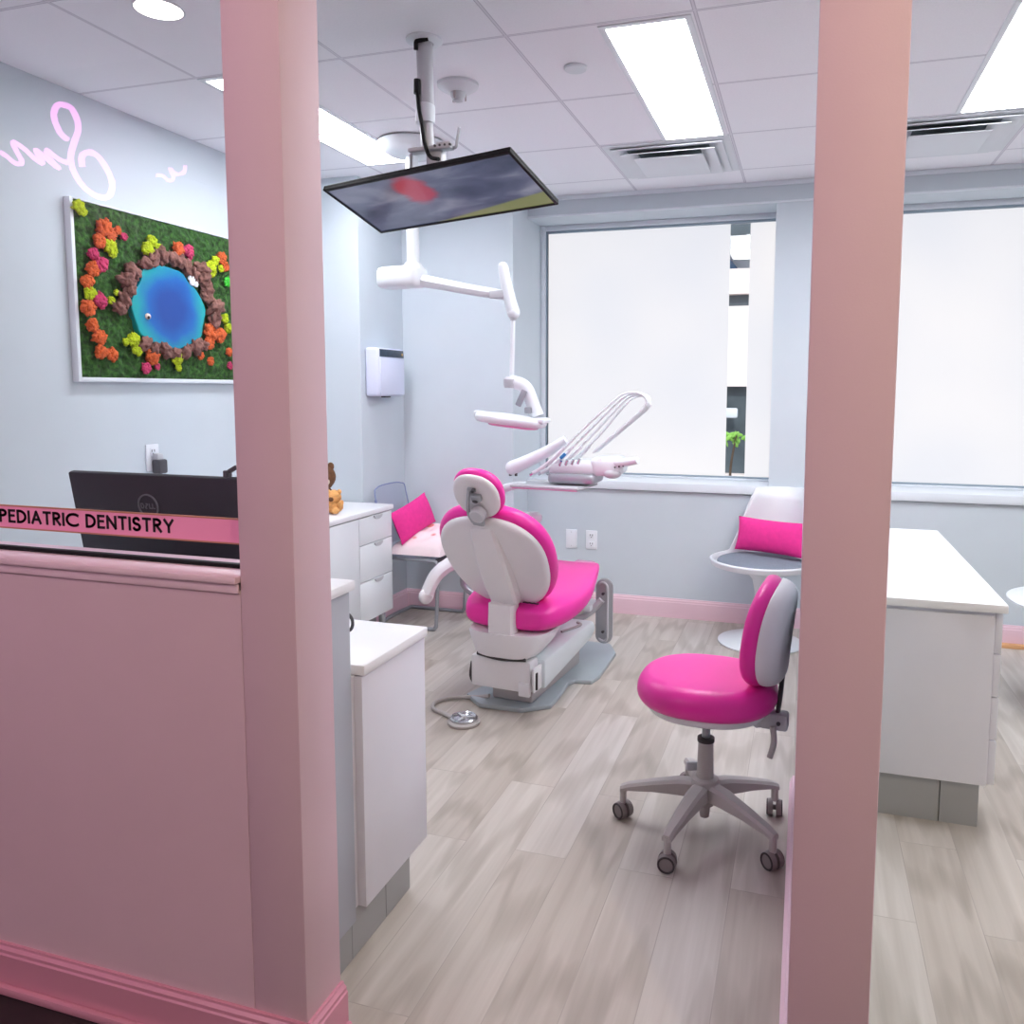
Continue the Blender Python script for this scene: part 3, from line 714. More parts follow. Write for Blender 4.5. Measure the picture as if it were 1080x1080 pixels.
# ------------------------------------------------------------------ moss picture on the left wall
art = thing('moss_picture', 'white framed green moss wall picture with a blue resin pool in the middle', 'wall art', (0, 0, 0))
AY0, AY1, AZ0, AZ1 = 2.448, 3.43, 1.372, 2.078
mb = MB()
mb.bx(XL, -2.709, AY0, AY0+0.016, AZ0, AZ1, 0.002); mb.bx(XL, -2.709, AY1-0.016, AY1, AZ0, AZ1, 0.002)
mb.bx(XL, -2.710, AY0+0.016, AY1-0.016, AZ0, AZ0+0.018, 0.002); mb.bx(XL, -2.710, AY0+0.016, AY1-0.016, AZ1-0.006, AZ1, 0.002)
mb.build('frame', M['trimw'], art)
mb = MB()
def mossfn(u, v):
    y = AY0+0.014+(AY1-AY0-0.028)*u; z = AZ0+0.014+(AZ1-AZ0-0.014)*v
    q = Vector((y*26, z*26, 0)); d = 0.5+0.5*noise.noise(q)+0.25*noise.noise(q*2.6)
    edge = min(u, 1-u, v, 1-v)
    return (-2.726+0.026*d*min(1, edge*20+0.5), y, z)
mb.grid(150, 110, mossfn); mb.build('moss_backing', M['moss'], art)
POOL = [(2.864,1.878),(2.943,1.873),(2.997,1.861),(3.029,1.828),(3.073,1.801),(3.112,1.755),(3.133,1.706),(3.112,1.636),(3.097,1.584),(3.036,1.551),(2.956,1.522),(2.87,1.53),(2.798,1.546),(2.741,1.577),(2.723,1.614),(2.699,1.688),(2.716,1.743),(2.753,1.793),(2.766,1.841),(2.807,1.866)]
POOLS = []
for i in range(20):
    p0, p1, p2, p3 = [Vector(POOL[(i+k-1) % 20]) for k in range(4)]
    for q in range(4):
        u_ = q/4; POOLS.append(tuple(0.5*((2*p1)+(-p0+p2)*u_+(2*p0-5*p1+4*p2-p3)*u_*u_+(-p0+3*p1-3*p2+p3)*u_**3)))
mb = MB(); mb.pad(POOLS, 0.03, 0.006, Matrix(((0,0,1,-2.716),(1,0,0,0),(0,1,0,0),(0,0,0,1)))); pool = mb.build('resin_pool', M['pool'], art)
mb = MB(); mb.ball((-2.684, 2.782, 1.652), (0.006, 0.016, 0.013), 12); mb.build('pale_pebble', M['plushcream'], art)
mb = MB(); mb.ball((-2.678, 2.780, 1.647), (0.004, 0.007, 0.007), 10); mb.build('dark_pebble', M['black'], art)
mb = MB()
for yy, zz, rr in ((3.05, 1.83, 0.018), (3.075, 1.822, 0.014), (3.035, 1.845, 0.012), (3.06, 1.845, 0.012)): mb.ball((-2.684, yy, zz), (0.006, rr, rr), 10, None, 0.3, yy)
mb.build('foam_patch', M['trimw'], art)
ROCKS = [(2.788,1.874,.026),(2.829,1.9,.028),(2.882,1.92,.028),(2.935,1.92,.026),(2.983,1.911,.026),(3.027,1.894,.025),(3.066,1.87,.025),(3.114,1.898,.031),(3.136,1.859,.031),(3.151,1.81,.029),(3.143,1.771,.026),(3.202,1.73,.038),(3.193,1.677,.031),(2.717,1.83,.029),(2.686,1.792,.028),(2.698,1.756,.026),(2.667,1.708,.026),(2.637,1.675,.022),(2.768,1.537,.025),(2.817,1.52,.022),(2.879,1.511,.025),(2.933,1.505,.022),(3.0,1.512,.026),(3.059,1.54,.029),(3.107,1.551,.024)]
for i, (y, z, r) in enumerate(ROCKS):
    MB().ball((-2.69, y, z), (r*0.75, r*1.35, r*0.95), 28, RX(i*0.9), 0.75, i*3.3).build('rock', M['rock'], art, 180)
TUFTS = [('y',2.477,2.043,.024),('y',2.497,2.027,.015),('o',2.593,1.983,.033),('o',2.622,1.959,.022),('o',2.656,1.987,.015),('p',2.687,1.967,.015),('o',2.567,1.928,.026),('y',2.615,1.914,.028),('y',2.627,1.891,.018),('p',2.534,1.872,.022),('p',2.566,1.838,.028),('o',2.526,1.814,.026),('o',2.497,1.761,.026),('y',2.507,1.719,.026),('p',2.553,1.696,.028),('y',2.607,1.701,.015),('y',2.634,1.734,.012),('o',2.495,1.661,.028),('o',2.512,1.594,.024),('o',2.54,1.549,.028),('o',2.545,1.491,.026),('o',2.598,1.483,.024),('y',2.834,1.974,.024),('y',2.811,1.936,.028),('y',2.868,1.953,.018),('o',2.986,1.964,.028),('p',3.048,1.966,.028),('p',3.046,1.921,.013),('y',3.187,1.908,.031),('y',3.22,1.951,.022),('y',3.256,1.918,.016),('o',3.265,1.971,.026),('o',3.289,1.931,.021),('y',3.269,1.684,.022),('y',3.293,1.641,.022),('o',3.171,1.615,.037),('o',3.233,1.602,.033),('o',3.156,1.562,.029),('o',2.81,1.484,.031),('p',2.772,1.431,.021),('p',2.833,1.441,.013),('y',2.71,1.552,.026),('y',2.727,1.511,.024),('y',2.671,1.539,.015),('y',2.954,1.481,.028),('y',2.957,1.44,.016),('o',3.098,1.5,.018),('o',3.163,1.476,.018),('g',3.298,1.862,.022),('p',3.296,1.459,.016),('o',3.293,1.526,.018)]
for i, (k, y, z, r) in enumerate(TUFTS):
    mb = MB()
    mb.ball((-2.697, y, z), (r*0.5, r*0.95, r*0.9), 24, RX(i), 0.8, i*1.9)
    for q in range(9):
        a = q*0.7+i; d = r*(0.55+0.4*((q*37+i*11) % 10)/10); mb.ball((-2.694, y+d*math.cos(a), z+d*math.sin(a)), (r*0.3, r*0.42, r*0.36), 14, RX(q), 0.7, i+q)
    mb.build('moss_tuft', M['tuft'+k], art, 180)

# ------------------------------------------------------------------ pink neon script on the hall wall (its mirror image shows in the reception glass)
NS = [(-4.283,2.835),(-4.339,2.884),(-4.375,2.977),(-4.354,3.026),(-4.311,3.037),(-4.237,3.008),(-4.196,2.935),(-4.196,2.872),(-4.235,2.799),(-4.262,2.725),(-4.245,2.647),(-4.184,2.559),(-4.096,2.496),(-4.014,2.475),(-3.971,2.5),(-3.959,2.562),(-4.003,2.654),(-4.064,2.722),(-4.129,2.746),(-4.177,2.724),(-4.176,2.667)]
NM = [(-4.276,2.694),(-4.359,2.726),(-4.441,2.784),(-4.427,2.738),(-4.358,2.671),(-4.42,2.712),(-4.527,2.791),(-4.512,2.758),(-4.481,2.71),(-4.54,2.74),(-4.623,2.806),(-4.708,2.855),(-4.686,2.798),(-4.647,2.729),(-4.701,2.727),(-4.786,2.786),(-4.873,2.826),(-4.943,2.859)]
NU = [(-3.426,2.616),(-3.438,2.58),(-3.489,2.572),(-3.534,2.606),(-3.513,2.555),(-3.545,2.539),(-3.59,2.57),(-3.629,2.576)]
ns = thing('neon_sign', 'pink neon script sign on the hall wall, reflected in the reception glass', 'neon sign', (0, 0, 0))
for pts, r in ((NS, 0.017), (NM, 0.014), (NU, 0.010)):
    MB().tube([(x, -1.25, z) for x, z in pts], r, 8, 6).build('neon_tube', M['neon'], ns)
mb = MB()
for x, z in ((-4.3, 2.86), (-4.05, 2.49), (-4.62, 2.80), (-3.50, 2.58)): mb.cyl((x, -1.26, z), (x, -1.5, z), 0.006)
mb.build('standoff', M['lightgrey'], ns)

# ------------------------------------------------------------------ sign band on the reception glass
sb = thing('vinyl_sign', 'pink sign band with black capital letters across the reception glass', 'sign', (0, 1.309, 0))
MB().bx(XL, -1.022, -0.0015, 0.0015, 1.0405, 1.0885).build('band', M['signpink'], sb)
mb = MB(); mb.bx(XL, -1.022, -0.0022, 0.0022, 1.0875, 1.0905); mb.bx(XL, -1.022, -0.0022, 0.0022, 1.0385, 1.0415); mb.build('edge_line', M['signedge'], sb)
arc = lambda cx, cy, rx, ry, a0, a1, n=10: [(cx+rx*math.cos(a0+(a1-a0)*i/n), cy+ry*math.sin(a0+(a1-a0)*i/n)) for i in range(n+1)]
H = PI/2
GLYPH = {   # strokes on a unit-high cell, (width, strokes)
 'P': (.42, [[(0, 0), (0, 1)], [(0, 1)]+arc(.14, .76, .26, .24, H, -H)+[(0, .52)]]),
 'E': (.38, [[(.38, 1), (0, 1), (0, 0), (.38, 0)], [(0, .55), (.33, .55)]]),
 'D': (.56, [[(0, 0), (0, 1)]+arc(.10, .5, .46, .5, H, -H, 14)+[(0, 0)]]),
 'I': (.0, [[(0, 0), (0, 1)]]),
 'A': (.60, [[(0, 0), (.30, 1), (.60, 0)], [(.10, .32), (.50, .32)]]),
 'T': (.46, [[(0, 1), (.46, 1)], [(.23, 0), (.23, 1)]]),
 'R': (.44, [[(0, 0), (0, 1)]+arc(.14, .76, .26, .24, H, -H)+[(0, .52)], [(.14, .52), (.44, 0)]]),
 'C': (.60, [arc(.48, .5, .48, .5, .9, 2*PI-.9, 18)]),
 'N': (.54, [[(0, 0), (0, 1), (.54, 0), (.54, 1)]]),
 'S': (.40, [arc(.20, .76, .19, .24, .5, PI+H, 10)+arc(.20, .25, .21, .25, H, -PI+.5, 12)]),
 'Y': (.52, [[(0, 1), (.26, .48), (.52, 1)], [(.26, .48), (.26, 0)]]),
}
def letters(text, x0, x1, z0, h, y, wstroke):
    gap = 0.26; wd = 0
    for ch in text: wd += (0.55 if ch == ' ' else GLYPH[ch][0]+gap)
    wd -= gap
    s = (x1-x0)/(wd); out = MB(); cx = 0
    for ch in text:
        if ch == ' ': cx += 0.55; continue
        w, st = GLYPH[ch]
        for L in st:
            P = [Vector((x0+(cx+px)*s, 0, z0+pz*h)) for px, pz in L]
            for a, b in zip(P, P[1:]):
                d = b-a
                if d.length < 1e-6: continue
                ang = math.atan2(d.z, d.x)
                out.box(((a+b)/2+Vector((0, y, 0))), (d.length+wstroke*0.85, 0.0012, wstroke), 0, RY(-ang))
        cx += w+gap
    return out
letters('PEDIATRIC DENTISTRY', -1.688, -1.222, 1.0545, 0.0245, -0.0028, 0.0052).build('lettering', M['signtext'], sb)

# ------------------------------------------------------------------ reception furniture behind the half wall
DY1 = 1.556
td = thing('reception_counter', 'tall grey sided reception ledge with a white top beside the pink post', 'counter', (0, 0, 0))
MB().bx(-2.70, -0.972, YF1+0.02, DY1, 0.10, 0.892, 0.002).build('carcass', M['cabgrey'], td)
MB().bx(-2.72, -0.962, YF1+0.012, DY1+0.012, 0.892, 0.916, 0.005).build('top', M['whitetop'], td)
MB().bx(-2.66, -0.985, YF1+0.03, DY1, 0, 0.10).build('toe_kick', M['toegrey'], td)
ld = thing('low_cabinet', 'low white cabinet with a white worktop beside the grey reception ledge', 'cabinet', (0, 0, 0))
MB().bx(-2.60, -0.975, DY1+0.002, 1.870, 0.128, 0.690, 0.002).build('carcass', M['cabinet'], ld)
MB().bx(-0.975, -0.953, DY1+0.014, 1.888, 0.128, 0.688, 0.002).build('side_panel', M['cabinet'], ld)
MB().bx(-2.62, -0.945, DY1+0.0125, 1.893, 0.690, 0.716, 0.005).build('worktop', M['whitetop'], ld)
mb = MB(); mb.bx(-2.58, -0.985, DY1+0.002, 1.715, 0, 0.128); mb.bx(-2.58, -0.985, 1.718, 1.845, 0, 0.128)
mb.build('toe_kick', M['toegrey'], ld)
mug = thing('mug', 'small dark handled mug on the low white worktop, mostly hidden by the grey ledge', 'mug', (-1.142, 1.735, 0.716))
MB().lathe([(0, 0), (0.036, 0), (0.040, 0.006), (0.040, 0.075), (0.037, 0.075), (0.036, 0.01), (0, 0.01)], 28).build('body', M['lightgrey'], mug)
MB().tube([(0.038, 0, 0.064), (0.056, 0, 0.062), (0.066, 0, 0.045), (0.060, 0, 0.024), (0.038, 0, 0.018)], 0.0042).build('handle', M['darkgrey'], mug)

mo = thing('computer_monitor', 'black computer monitor seen from behind through the reception glass', 'monitor', (-1.595, 1.705, 0.716))
tilt = RX(0.16)     # top leans towards the hall
base = T(0, 0.022, 0.06) @ tilt
MB().box((0, 0, 0.18), (0.60, 0.022, 0.345), 0.006).xf(base).build('housing', M['monitorback'], mo)
MB().box((0, 0.012, 0.18), (0.58, 0.004, 0.325), 0.001).xf(base).build('screen', M['black'], mo)
lg = MB(); lg.tube([(0.031*math.cos(a*PI/16), -0.0125, 0.031*math.sin(a*PI/16)) for a in range(32)], 0.0024, 6, 1, True); 
def blk(ch_pts, ox):
    for a, b in ch_pts:
        A = Vector((ox+a[0], -0.0125, a[1])); B = Vector((ox+b[0], -0.0125, b[1])); d = B-A
        lg.box((A+B)/2, (d.length+0.002, 0.0012, 0.0026), 0, RY(-math.atan2(d.z, d.x)))
hh, ww = 0.006, 0.009
blk([((0, -hh), (0, hh)), ((0, hh), (ww*.6, hh)), ((ww*.6, hh), (ww, 0)), ((ww, 0), (ww*.6, -hh)), ((ww*.6, -hh), (0, -hh))], -0.023)
blk([((0, -hh+.001), (ww*.9, hh-.001)), ((0, -hh+.001), (ww*.4, -hh-.001)), ((0.002, 0), (ww*.6, 0.002)), ((ww*.4, hh), (ww*.9, hh-.001))], -0.010)
blk([((0, -hh), (0, hh)), ((0, -hh), (ww*.75, -hh))], 0.004)
blk([((0, -hh), (0, hh)), ((0, -hh), (ww*.75, -hh))], 0.0145)
lg.xf(base @ T(-0.045, 0, 0.268)).build('logo', M['logogrey'], mo)
MB().box((0, 0.06, 0.11), (0.05, 0.03, 0.22), 0.006).build('stand_neck', M['black'], mo)
MB().box((0, 0.05, 0.006), (0.22, 0.16, 0.012), 0.004).build('stand_base', M['black'], mo)
wc = thing('clip', 'small grey clip sticking up from the top edge of the black monitor', 'clip', (-1.378, 1.672, 1.132))
MB().box((0, 0.006, 0.010), (0.038, 0.014, 0.010), 0.003, RY(-0.5)).build('lever', M['darkgrey'], wc)
MB().box((-0.012, 0.004, 0.0), (0.014, 0.02, 0.018), 0.003).build('jaw', M['darkgrey'], wc)

# left wall outlet and its plug
def outlet(name, label, group=None, duplex=True):
    t = thing(name, label, 'outlet', (0, 0, 0), 0, group)      # faces -Y
    MB().box((0, -0.004, 0), (0.072, 0.008, 0.116), 0.004).build('plate', M['wallplate'], t)
    if duplex:
        for z in (0.026, -0.026):
            f = MB().box((0, -0.0085, z), (0.034, 0.003, 0.034), 0.008); f = f.build('socket', M['wallplate'], t)
            mb = MB()
            for x in (-0.007, 0.007): mb.box((x, -0.0103, z+0.004), (0.0035, 0.001, 0.011))
            mb.cyl((0, -0.0096, z-0.009), (0, -0.0108, z-0.009), 0.003, None, 10)
            mb.build('slot', M['darkgrey'], f)
    else:
        mb = MB()
        for x, z in ((-0.0, 0.042), (0.0, -0.042)): mb.cyl((x, -0.0075, z), (x, -0.0095, z), 0.003, None, 10)
        mb.build('screw', M['lightgrey'], t)
    return t
o1 = outlet('wall_outlet', 'white power outlet on the window wall, right of the blank plate'); o1.location = (-1.219, YB, 0.438)
o2 = outlet('blank_wall_plate', 'blank white wall plate on the window wall, left of the power outlet', duplex=False); o2.location = (-1.346, YB, 0.438)
o3 = outlet('wall_outlet', 'white outlet plate on the left wall above the black monitor'); o3.location = (XL, 2.825, 1.045); o3.rotation_euler = (0, 0, PI/2)
pg = thing('plug_adapter', 'black plug adapter in the outlet above the black monitor', 'plug', (XL+0.012, 2.832, 1.006))
MB().box((0.024, 0, 0), (0.046, 0.048, 0.062), 0.008).build('body', M['darkgrey'], pg)
MB().box((0.016, 0, 0.042), (0.03, 0.034, 0.03), 0.006).build('prong_block', M['lightgrey'], pg)
MB().tube([(0.03, 0.0, -0.03), (0.03, 0.01, -0.10), (0.03, 0.0, -0.2), (0.02, 0.02, -0.32)], 0.003).build('cord', M['black'], pg)

# ------------------------------------------------------------------ far cabinet with drawers, plush toys
fc = thing('drawer_cabinet', 'white cabinet with three drawers and a white worktop by the left wall', 'cabinet', (0, 0, 0))
FX = -2.165
MB().bx(XL+0.004, FX-0.002, 2.55, 3.885, 0.135, 0.694, 0.002).build('carcass', M['white'], fc)
MB().bx(XL+0.002, FX+0.022, 2.54, 3.895, 0.694, 0.720, 0.004).build('worktop', M['whitetop'], fc)
def front(y0, y1, z0, z1, kind, hc):
    d = MB().bx(FX-0.002, FX+0.016, y0+0.002, y1-0.002, z0+0.002, z1-0.002, 0.002).build(kind, M['white'], fc)
    mb = MB(); 
    P = [(hc+0.042*math.cos(a), z1-0.004+0.022*math.sin(a)) for a in [PI+PI*i/12 for i in range(13)]]
    mb.prism(P, 0, 0.008, T(FX+0.0155, 0, 0) @ Matrix(((0,0,1,0),(1,0,0,0),(0,1,0,0),(0,0,0,1)))); mb.build('handle', M['lightgrey'], d)
for z0, z1 in ((0.137, 0.352), (0.352, 0.545), (0.545, 0.690)): front(3.545, 3.883, z0, z1, 'drawer', 3.73)
front(3.16, 3.545, 0.137, 0.690, 'door', 3.22); front(2.78, 3.16, 0.137, 0.690, 'door', 3.10)
mb = MB(); mb.bx(-2.70, FX-0.08, 2.57, 3.86, 0.0, 0.135); mb.build('toe_kick', M['toegrey'], fc)
mb = MB()
for y in (3.84, 3.2): mb.cyl((FX-0.03, y, 0), (FX-0.03, y, 0.135), 0.018)
mb.build('leg', M['greymetal'], fc)

pt = thing('plush_toy', 'tan plush toy sitting on the white drawer cabinet beside the pink post', 'plush toy', (-2.262, 3.50, 0.720))
MB().ball((0, 0, 0.038), (0.044, 0.042, 0.040), 20, None, 0.15, 1.0).build('body', M['plushtan'], pt)
MB().ball((0.004, -0.012, 0.088), (0.042, 0.038, 0.034), 20, None, 0.12, 2.0).build('head', M['plushtan'], pt)
for s in (-1, 1): MB().ball((s*0.033, -0.004, 0.112), (0.013, 0.010, 0.013), 12).build('ear', M['plushtan'], pt)
MB().ball((0.012, -0.046, 0.078), (0.014, 0.010, 0.012), 12).build('nose', M['plushbrown'], pt)
for s in (-1, 1): MB().ball((s*0.022+0.008, -0.036, 0.022), (0.018, 0.026, 0.016), 12).build('foot', M['plushtan'], pt)
for s in (-1, 1): MB().ball((s*0.044, -0.014, 0.050), (0.014, 0.016, 0.026), 12, RY(s*0.5)).build('arm', M['plushtan'], pt)
p2 = thing('plush_toy', 'brown and cream plush toy half hidden by the pink post, behind the tan one', 'plush toy', (-2.40, 3.62, 0.720))
MB().ball((0, 0, 0.06), (0.055, 0.05, 0.062), 20, None, 0.12, 5.0).build('body', M['plushbrown'], p2)
MB().ball((0.01, -0.01, 0.172), (0.062, 0.058, 0.066), 20, None, 0.1, 6.0).build('head', M['plushbrown'], p2)
MB().ball((0.030, -0.042, 0.150), (0.032, 0.024, 0.026), 14).build('muzzle', M['plushcream'], p2)
for s in (-1, 1): MB().ball((s*0.045, 0.0, 0.225), (0.02, 0.012, 0.022), 12).build('ear', M['plushbrown'], p2)

# ------------------------------------------------------------------ wall dispenser
ds = thing('wall_dispenser', 'white wall mounted dispenser with a dark control strip', 'dispenser', (-2.34, 4.103, 1.31))
MB().box((0.042, 0, 0.133), (0.084, 0.305, 0.270), 0.018, None, 4).build('housing', M['dispenser'], ds)
MB().box((0.086, 0.004, 0.108), (0.008, 0.272, 0.206), 0.003).build('front_panel', M['dispenser'], ds)
MB().box((0.0845, 0.004, 0.238), (0.006, 0.272, 0.042), 0.002, RY(-0.05)).build('control_strip', M['display'], ds)
MB().cyl((0.086, 0.118, 0.236), (0.090, 0.118, 0.236), 0.008, None, 14).build('button', M['gold'], ds)
MB().box((0.045, 0.0, -0.004), (0.03, 0.06, 0.012), 0.003).build('nozzle', M['darkgrey'], ds)

# ------------------------------------------------------------------ clear acrylic chair with cushion and blanket
gc = thing('acrylic_chair', 'clear acrylic chair with bent grey tube legs beside the drawer cabinet', 'chair', (-2.09, 4.165, 0))
def backfn(u, v):
    y = -0.195+0.39*u; h = v
    yy = y*(1.0-0.10*h*h)
    return (-0.165-0.055*h-0.02*math.cos(y*7), yy, 0.46+0.335*h-0.02*(abs(2*u-1)**4)*h)
MB().grid(20, 14, backfn).build('backrest', M['ghost'], gc)
rim = [backfn(0, v/8) for v in range(9)]+[backfn(u/12, 1) for u in range(1, 13)]+[backfn(1, 1-v/8) for v in range(1, 9)]
MB().tube(rim, 0.0035, 6, 2).build('backrest_rim', M['ghostedge'], gc)
mb = MB(); mb.tube([backfn(0, v/6) for v in range(2, 6)], 0.007, 8, 2); mb.build('rim_highlight', M['ghostedge'], gc)
MB().pad(superellipse(0.185, 0.20, 4, 40), 0.018, 0.008, T(0.0, 0, 0.405)).build('seat', M['ghost'], gc)
for s in (-1, 1):
    MB().tube([(-0.15, s*0.18, 0.398), (0.12, s*0.19, 0.398), (0.165, s*0.195, 0.385), (0.172, s*0.195, 0.33), (0.160, s*0.195, 0.06), (0.15, s*0.195, 0.022), (0.11, s*0.195, 0.011), (-0.20, s*0.195, 0.011)], 0.0105, 10, 6).build('leg', M['greymetal'], gc)
MB().tube([(-0.20, -0.195, 0.011), (-0.213, 0, 0.011), (-0.20, 0.195, 0.011)], 0.0105, 10, 4).build('cross_bar', M['greymetal'], gc)
MB().tube([(0.16, -0.19, 0.398), (0.168, 0, 0.398), (0.16, 0.19, 0.398)], 0.011, 10, 4).build('seat_rail', M['darkgrey'], gc)

def pillow(mb, w, h, t, mat, n=20, p=2.2):
    def side(sg):
        def fn(u, v):
            x = 2*u-1; y = 2*v-1
            th = max(0.0, (1-abs(x)**p)*(1-abs(y)**p))**0.5
            pin = 1-0.05*(1-abs(y)**2)*abs(x)**3
            piny = 1-0.07*(1-abs(x)**2)*abs(y)**3
            return mat @ Vector((w/2*x*pin, h/2*y*piny, sg*t/2*th))
        return fn
    mb.grid(n, n, side(1)); mb.grid(n, n, side(-1))
    bmesh.ops.recalc_face_normals(mb.bm, faces=mb.bm.faces)
    return mb
pc = thing('cushion', 'bright pink cushion standing on the clear acrylic chair', 'cushion', (-2.155, 4.150, 0.604))
mb = MB(); pillow(mb, 0.37, 0.19, 0.09, Matrix(((0.10, -0.34, 0.93, 0), (0.97, -0.10, -0.14, 0), (0.22, 0.935, 0.33, 0), (0, 0, 0, 1)))); mb.build('cover', M['pinkcloth'], pc)
bl = MB()
def blfn(u, v):
    x = -0.14+0.33*u; y = -0.20+0.40*v
    e = max(0, (1-abs(2*u-1)**4)*(1-abs(2*v-1)**4))**0.4
    h = 0.045+0.035*u+0.085*v+0.02*noise.noise(Vector((x*11, y*11, 2)))
    drop = -0.012*(1-e)
    return (x, y, 0.424+h*e+drop*0)
bl.grid(34, 34, blfn); bl.bx(-0.13, 0.18, -0.19, 0.19, 0.424, 0.432)
b = bl.build('blanket', M['blanket'], None); b.location = (-2.09, 4.165, 0)
tag(b, 'pale pink blanket with red dots bunched on the clear acrylic chair seat', 'blanket')

# ------------------------------------------------------------------ dental chair
ch = thing('dental_chair', 'pink and white reclining dental chair on a grey base plate', 'dental chair', (-1.163, 3.05, 0), -0.10)
plate = [(-.12, -.02), (.07, .0), (.165, .09), (.155, .22), (.135, .36), (.15, .40), (.225, .42), (.235, .50), (.20, .84), (.13, .96), (-.13, .96), (-.21, .84), (-.225, .50), (-.22, .42), (-.15, .38), (-.14, .30), (-.20, .18), (-.225, .06)]
MB().prism(plate, 0.0, 0.022, None, 0.006).build('base_plate', M['plate'], ch)
MB().bx(-0.10, 0.09, 0.06, 0.62, 0.022, 0.112, 0.01).build('lift_column', M['greyplastic'], ch)
def yz(poly, x0, x1, bev):   # profile in (y,z) extruded along x
    return MB().prism(poly, x0, x1, Matrix(((0,0,1,0),(1,0,0,0),(0,1,0,0),(0,0,0,1))), bev)
yz([(0.03, 0.105), (0.03, 0.232), (0.36, 0.246), (0.60, 0.246), (0.63, 0.225), (0.63, 0.185), (0.58, 0.165)], -0.16, 0.165, 0.014).build('lift_cover', M['shellcool'], ch)
mb = MB(); mb.box((-0.005, -0.005, 0.175), (0.275, 0.09, 0.135), 0.012); mb.box((0.105, -0.045, 0.125), (0.05, 0.02, 0.06), 0.004); mb.box((0.145, -0.01, 0.165), (0.012, 0.08, 0.10), 0.004)
mb.build('rear_housing', M['shell'], ch)
mb = MB(); mb.tube([(0.150, -0.03, 0.195), (0.150, -0.03, 0.125)], 0.008, 8, 1); mb.tube([(-0.148, -0.02, 0.20), (-0.156, -0.02, 0.14), (-0.15, 0.0, 0.10)], 0.010, 8, 3)
mb.tube([(-0.11, -0.045, 0.252), (0.0, -0.06, 0.246), (0.11, -0.045, 0.250)], 0.010, 8, 4); mb.build('rubber_seal', M['rubber'], ch)
car = [superellipse(0.13, 0.10, 3.2, 36), superellipse(0.185, 0.15, 3.2, 36)]
mb = MB(); t = bmesh.new()
lay = [(0.115, 0.09, 0.245, 0.03), (0.135, 0.11, 0.255, 0.035), (0.165, 0.15, 0.30, 0.07), (0.182, 0.165, 0.335, 0.085), (0.178, 0.16, 0.350, 0.085)]
R = [[t.verts.new((x, y+yo, z)) for x, y in superellipse(a, b_, 3.0, 36)] for a, b_, z, yo in lay]
for A, B in zip(R, R[1:]):
    for k in range(36): t.faces.new((A[k], A[(k+1) % 36], B[(k+1) % 36], B[k]))
t.faces.new(R[0][::-1]); t.faces.new(R[-1]); bmesh.ops.recalc_face_normals(t, faces=t.faces)
mb._merge(t); mb.box((0.0, -0.055, 0.335), (0.13, 0.03, 0.02), 0.006); mb.build('seat_carriage', M['shell'], ch)
# cushioned seat: long tapering pad
SP = [(0.00, .195, .352, .455), (0.06, .225, .345, .475), (0.16, .250, .348, .478), (0.30, .258, .375, .480), (0.42, .235, .402, .488), (0.54, .205, .430, .497), (0.64, .178, .455, .503), (0.70, .160, .468, .502)]
def loft(sections, nseg=24, n=4.5, cup=0.0):
    t = bmesh.new(); R = []
    for y, hw, zb, zt in sections:
        cz, hz = (zb+zt)/2, (zt-zb)/2; ring = []
        for k in range(nseg):
            a = 2*PI*k/nseg
            cx = math.copysign(abs(math.cos(a))**(2/n), math.cos(a)); s = math.copysign(abs(math.sin(a))**(2/2.6), math.sin(a))
            ring.append(t.verts.new((hw*cx, y, cz+hz*s+(cup*(cx*cx) if s > 0 else 0))))
        R.append(ring)
    for A, B in zip(R, R[1:]):
        for k in range(nseg): t.faces.new((A[k], A[(k+1) % nseg], B[(k+1) % nseg], B[k]))
    for ring, yy in ((R[0], -1), (R[-1], 1)):
        t.faces.new(ring if yy > 0 else ring[::-1])
    bmesh.ops.recalc_face_normals(t, faces=t.faces)
    return t
sec = [(-0.03, .145, .385, .43), (-0.02, .17, .365, .45)]+SP+[(0.715, .150, .475, .498)]
mb = MB(); mb._merge(loft(sec, 28, 4.0, 0.012)); mb.build('seat', M['pink'], ch, 60, 1)
MB().box((0.065, 0.735, 0.487), (0.10, 0.06, 0.028), 0.010).build('toe_cover', M['toeclear'], ch)
# backrest: frame B maps pad-plane (x, up, front) into the chair
def frame(o, up, fr):
    up = Vector(up).normalized(); fr = Vector(fr); fr = (fr-up*fr.dot(up)).normalized(); x = up.cross(fr)
    return Matrix(((x.x, up.x, fr.x, o[0]), (x.y, up.y, fr.y, o[1]), (x.z, up.z, fr.z, o[2]), (0, 0, 0, 1)))
BU = (0.0, -0.33, 0.47)
B = frame((0.0, -0.085, 0.645), BU, (0, 1, 0))
outl = [(x*(1+0.05*math.sin(math.atan2(y, x))), y) for x, y in superellipse(0.235, 0.262, 2.35, 48, egg=0.06)]
MB().pad([(x*1.045, y*1.045) for x, y in outl], 0.075, 0.034, B @ T(0, 0, 0.012), 0.0).build('backrest_pad', M['pink'], ch)
shell = MB().pad([(x*0.965, y*0.965) for x, y in outl], 0.03, 0.006, B @ T(0, 0, -0.012), 0.0, 4, 0.022).build('backrest_shell', M['shell'], ch)
mb = MB(); t = bmesh.new()      # raised spine running down to the carriage
SPN = [(0.052, 0.215, -0.016, 0.02), (0.058, 0.14, -0.030, 0.02), (0.066, 0.02, -0.044, 0.02), (0.066, -0.10, -0.052, 0.02), (0.060, -0.19, -0.056, 0.02)]
R = []
for hw, yy, zb, zt in SPN:
    R.append([t.verts.new(B @ Vector(p)) for p in ((-hw*1.15, yy, zt), (-hw, yy, zb+0.010), (-hw*0.8, yy, zb), (hw*0.8, yy, zb), (hw, yy, zb+0.010), (hw*1.15, yy, zt))])
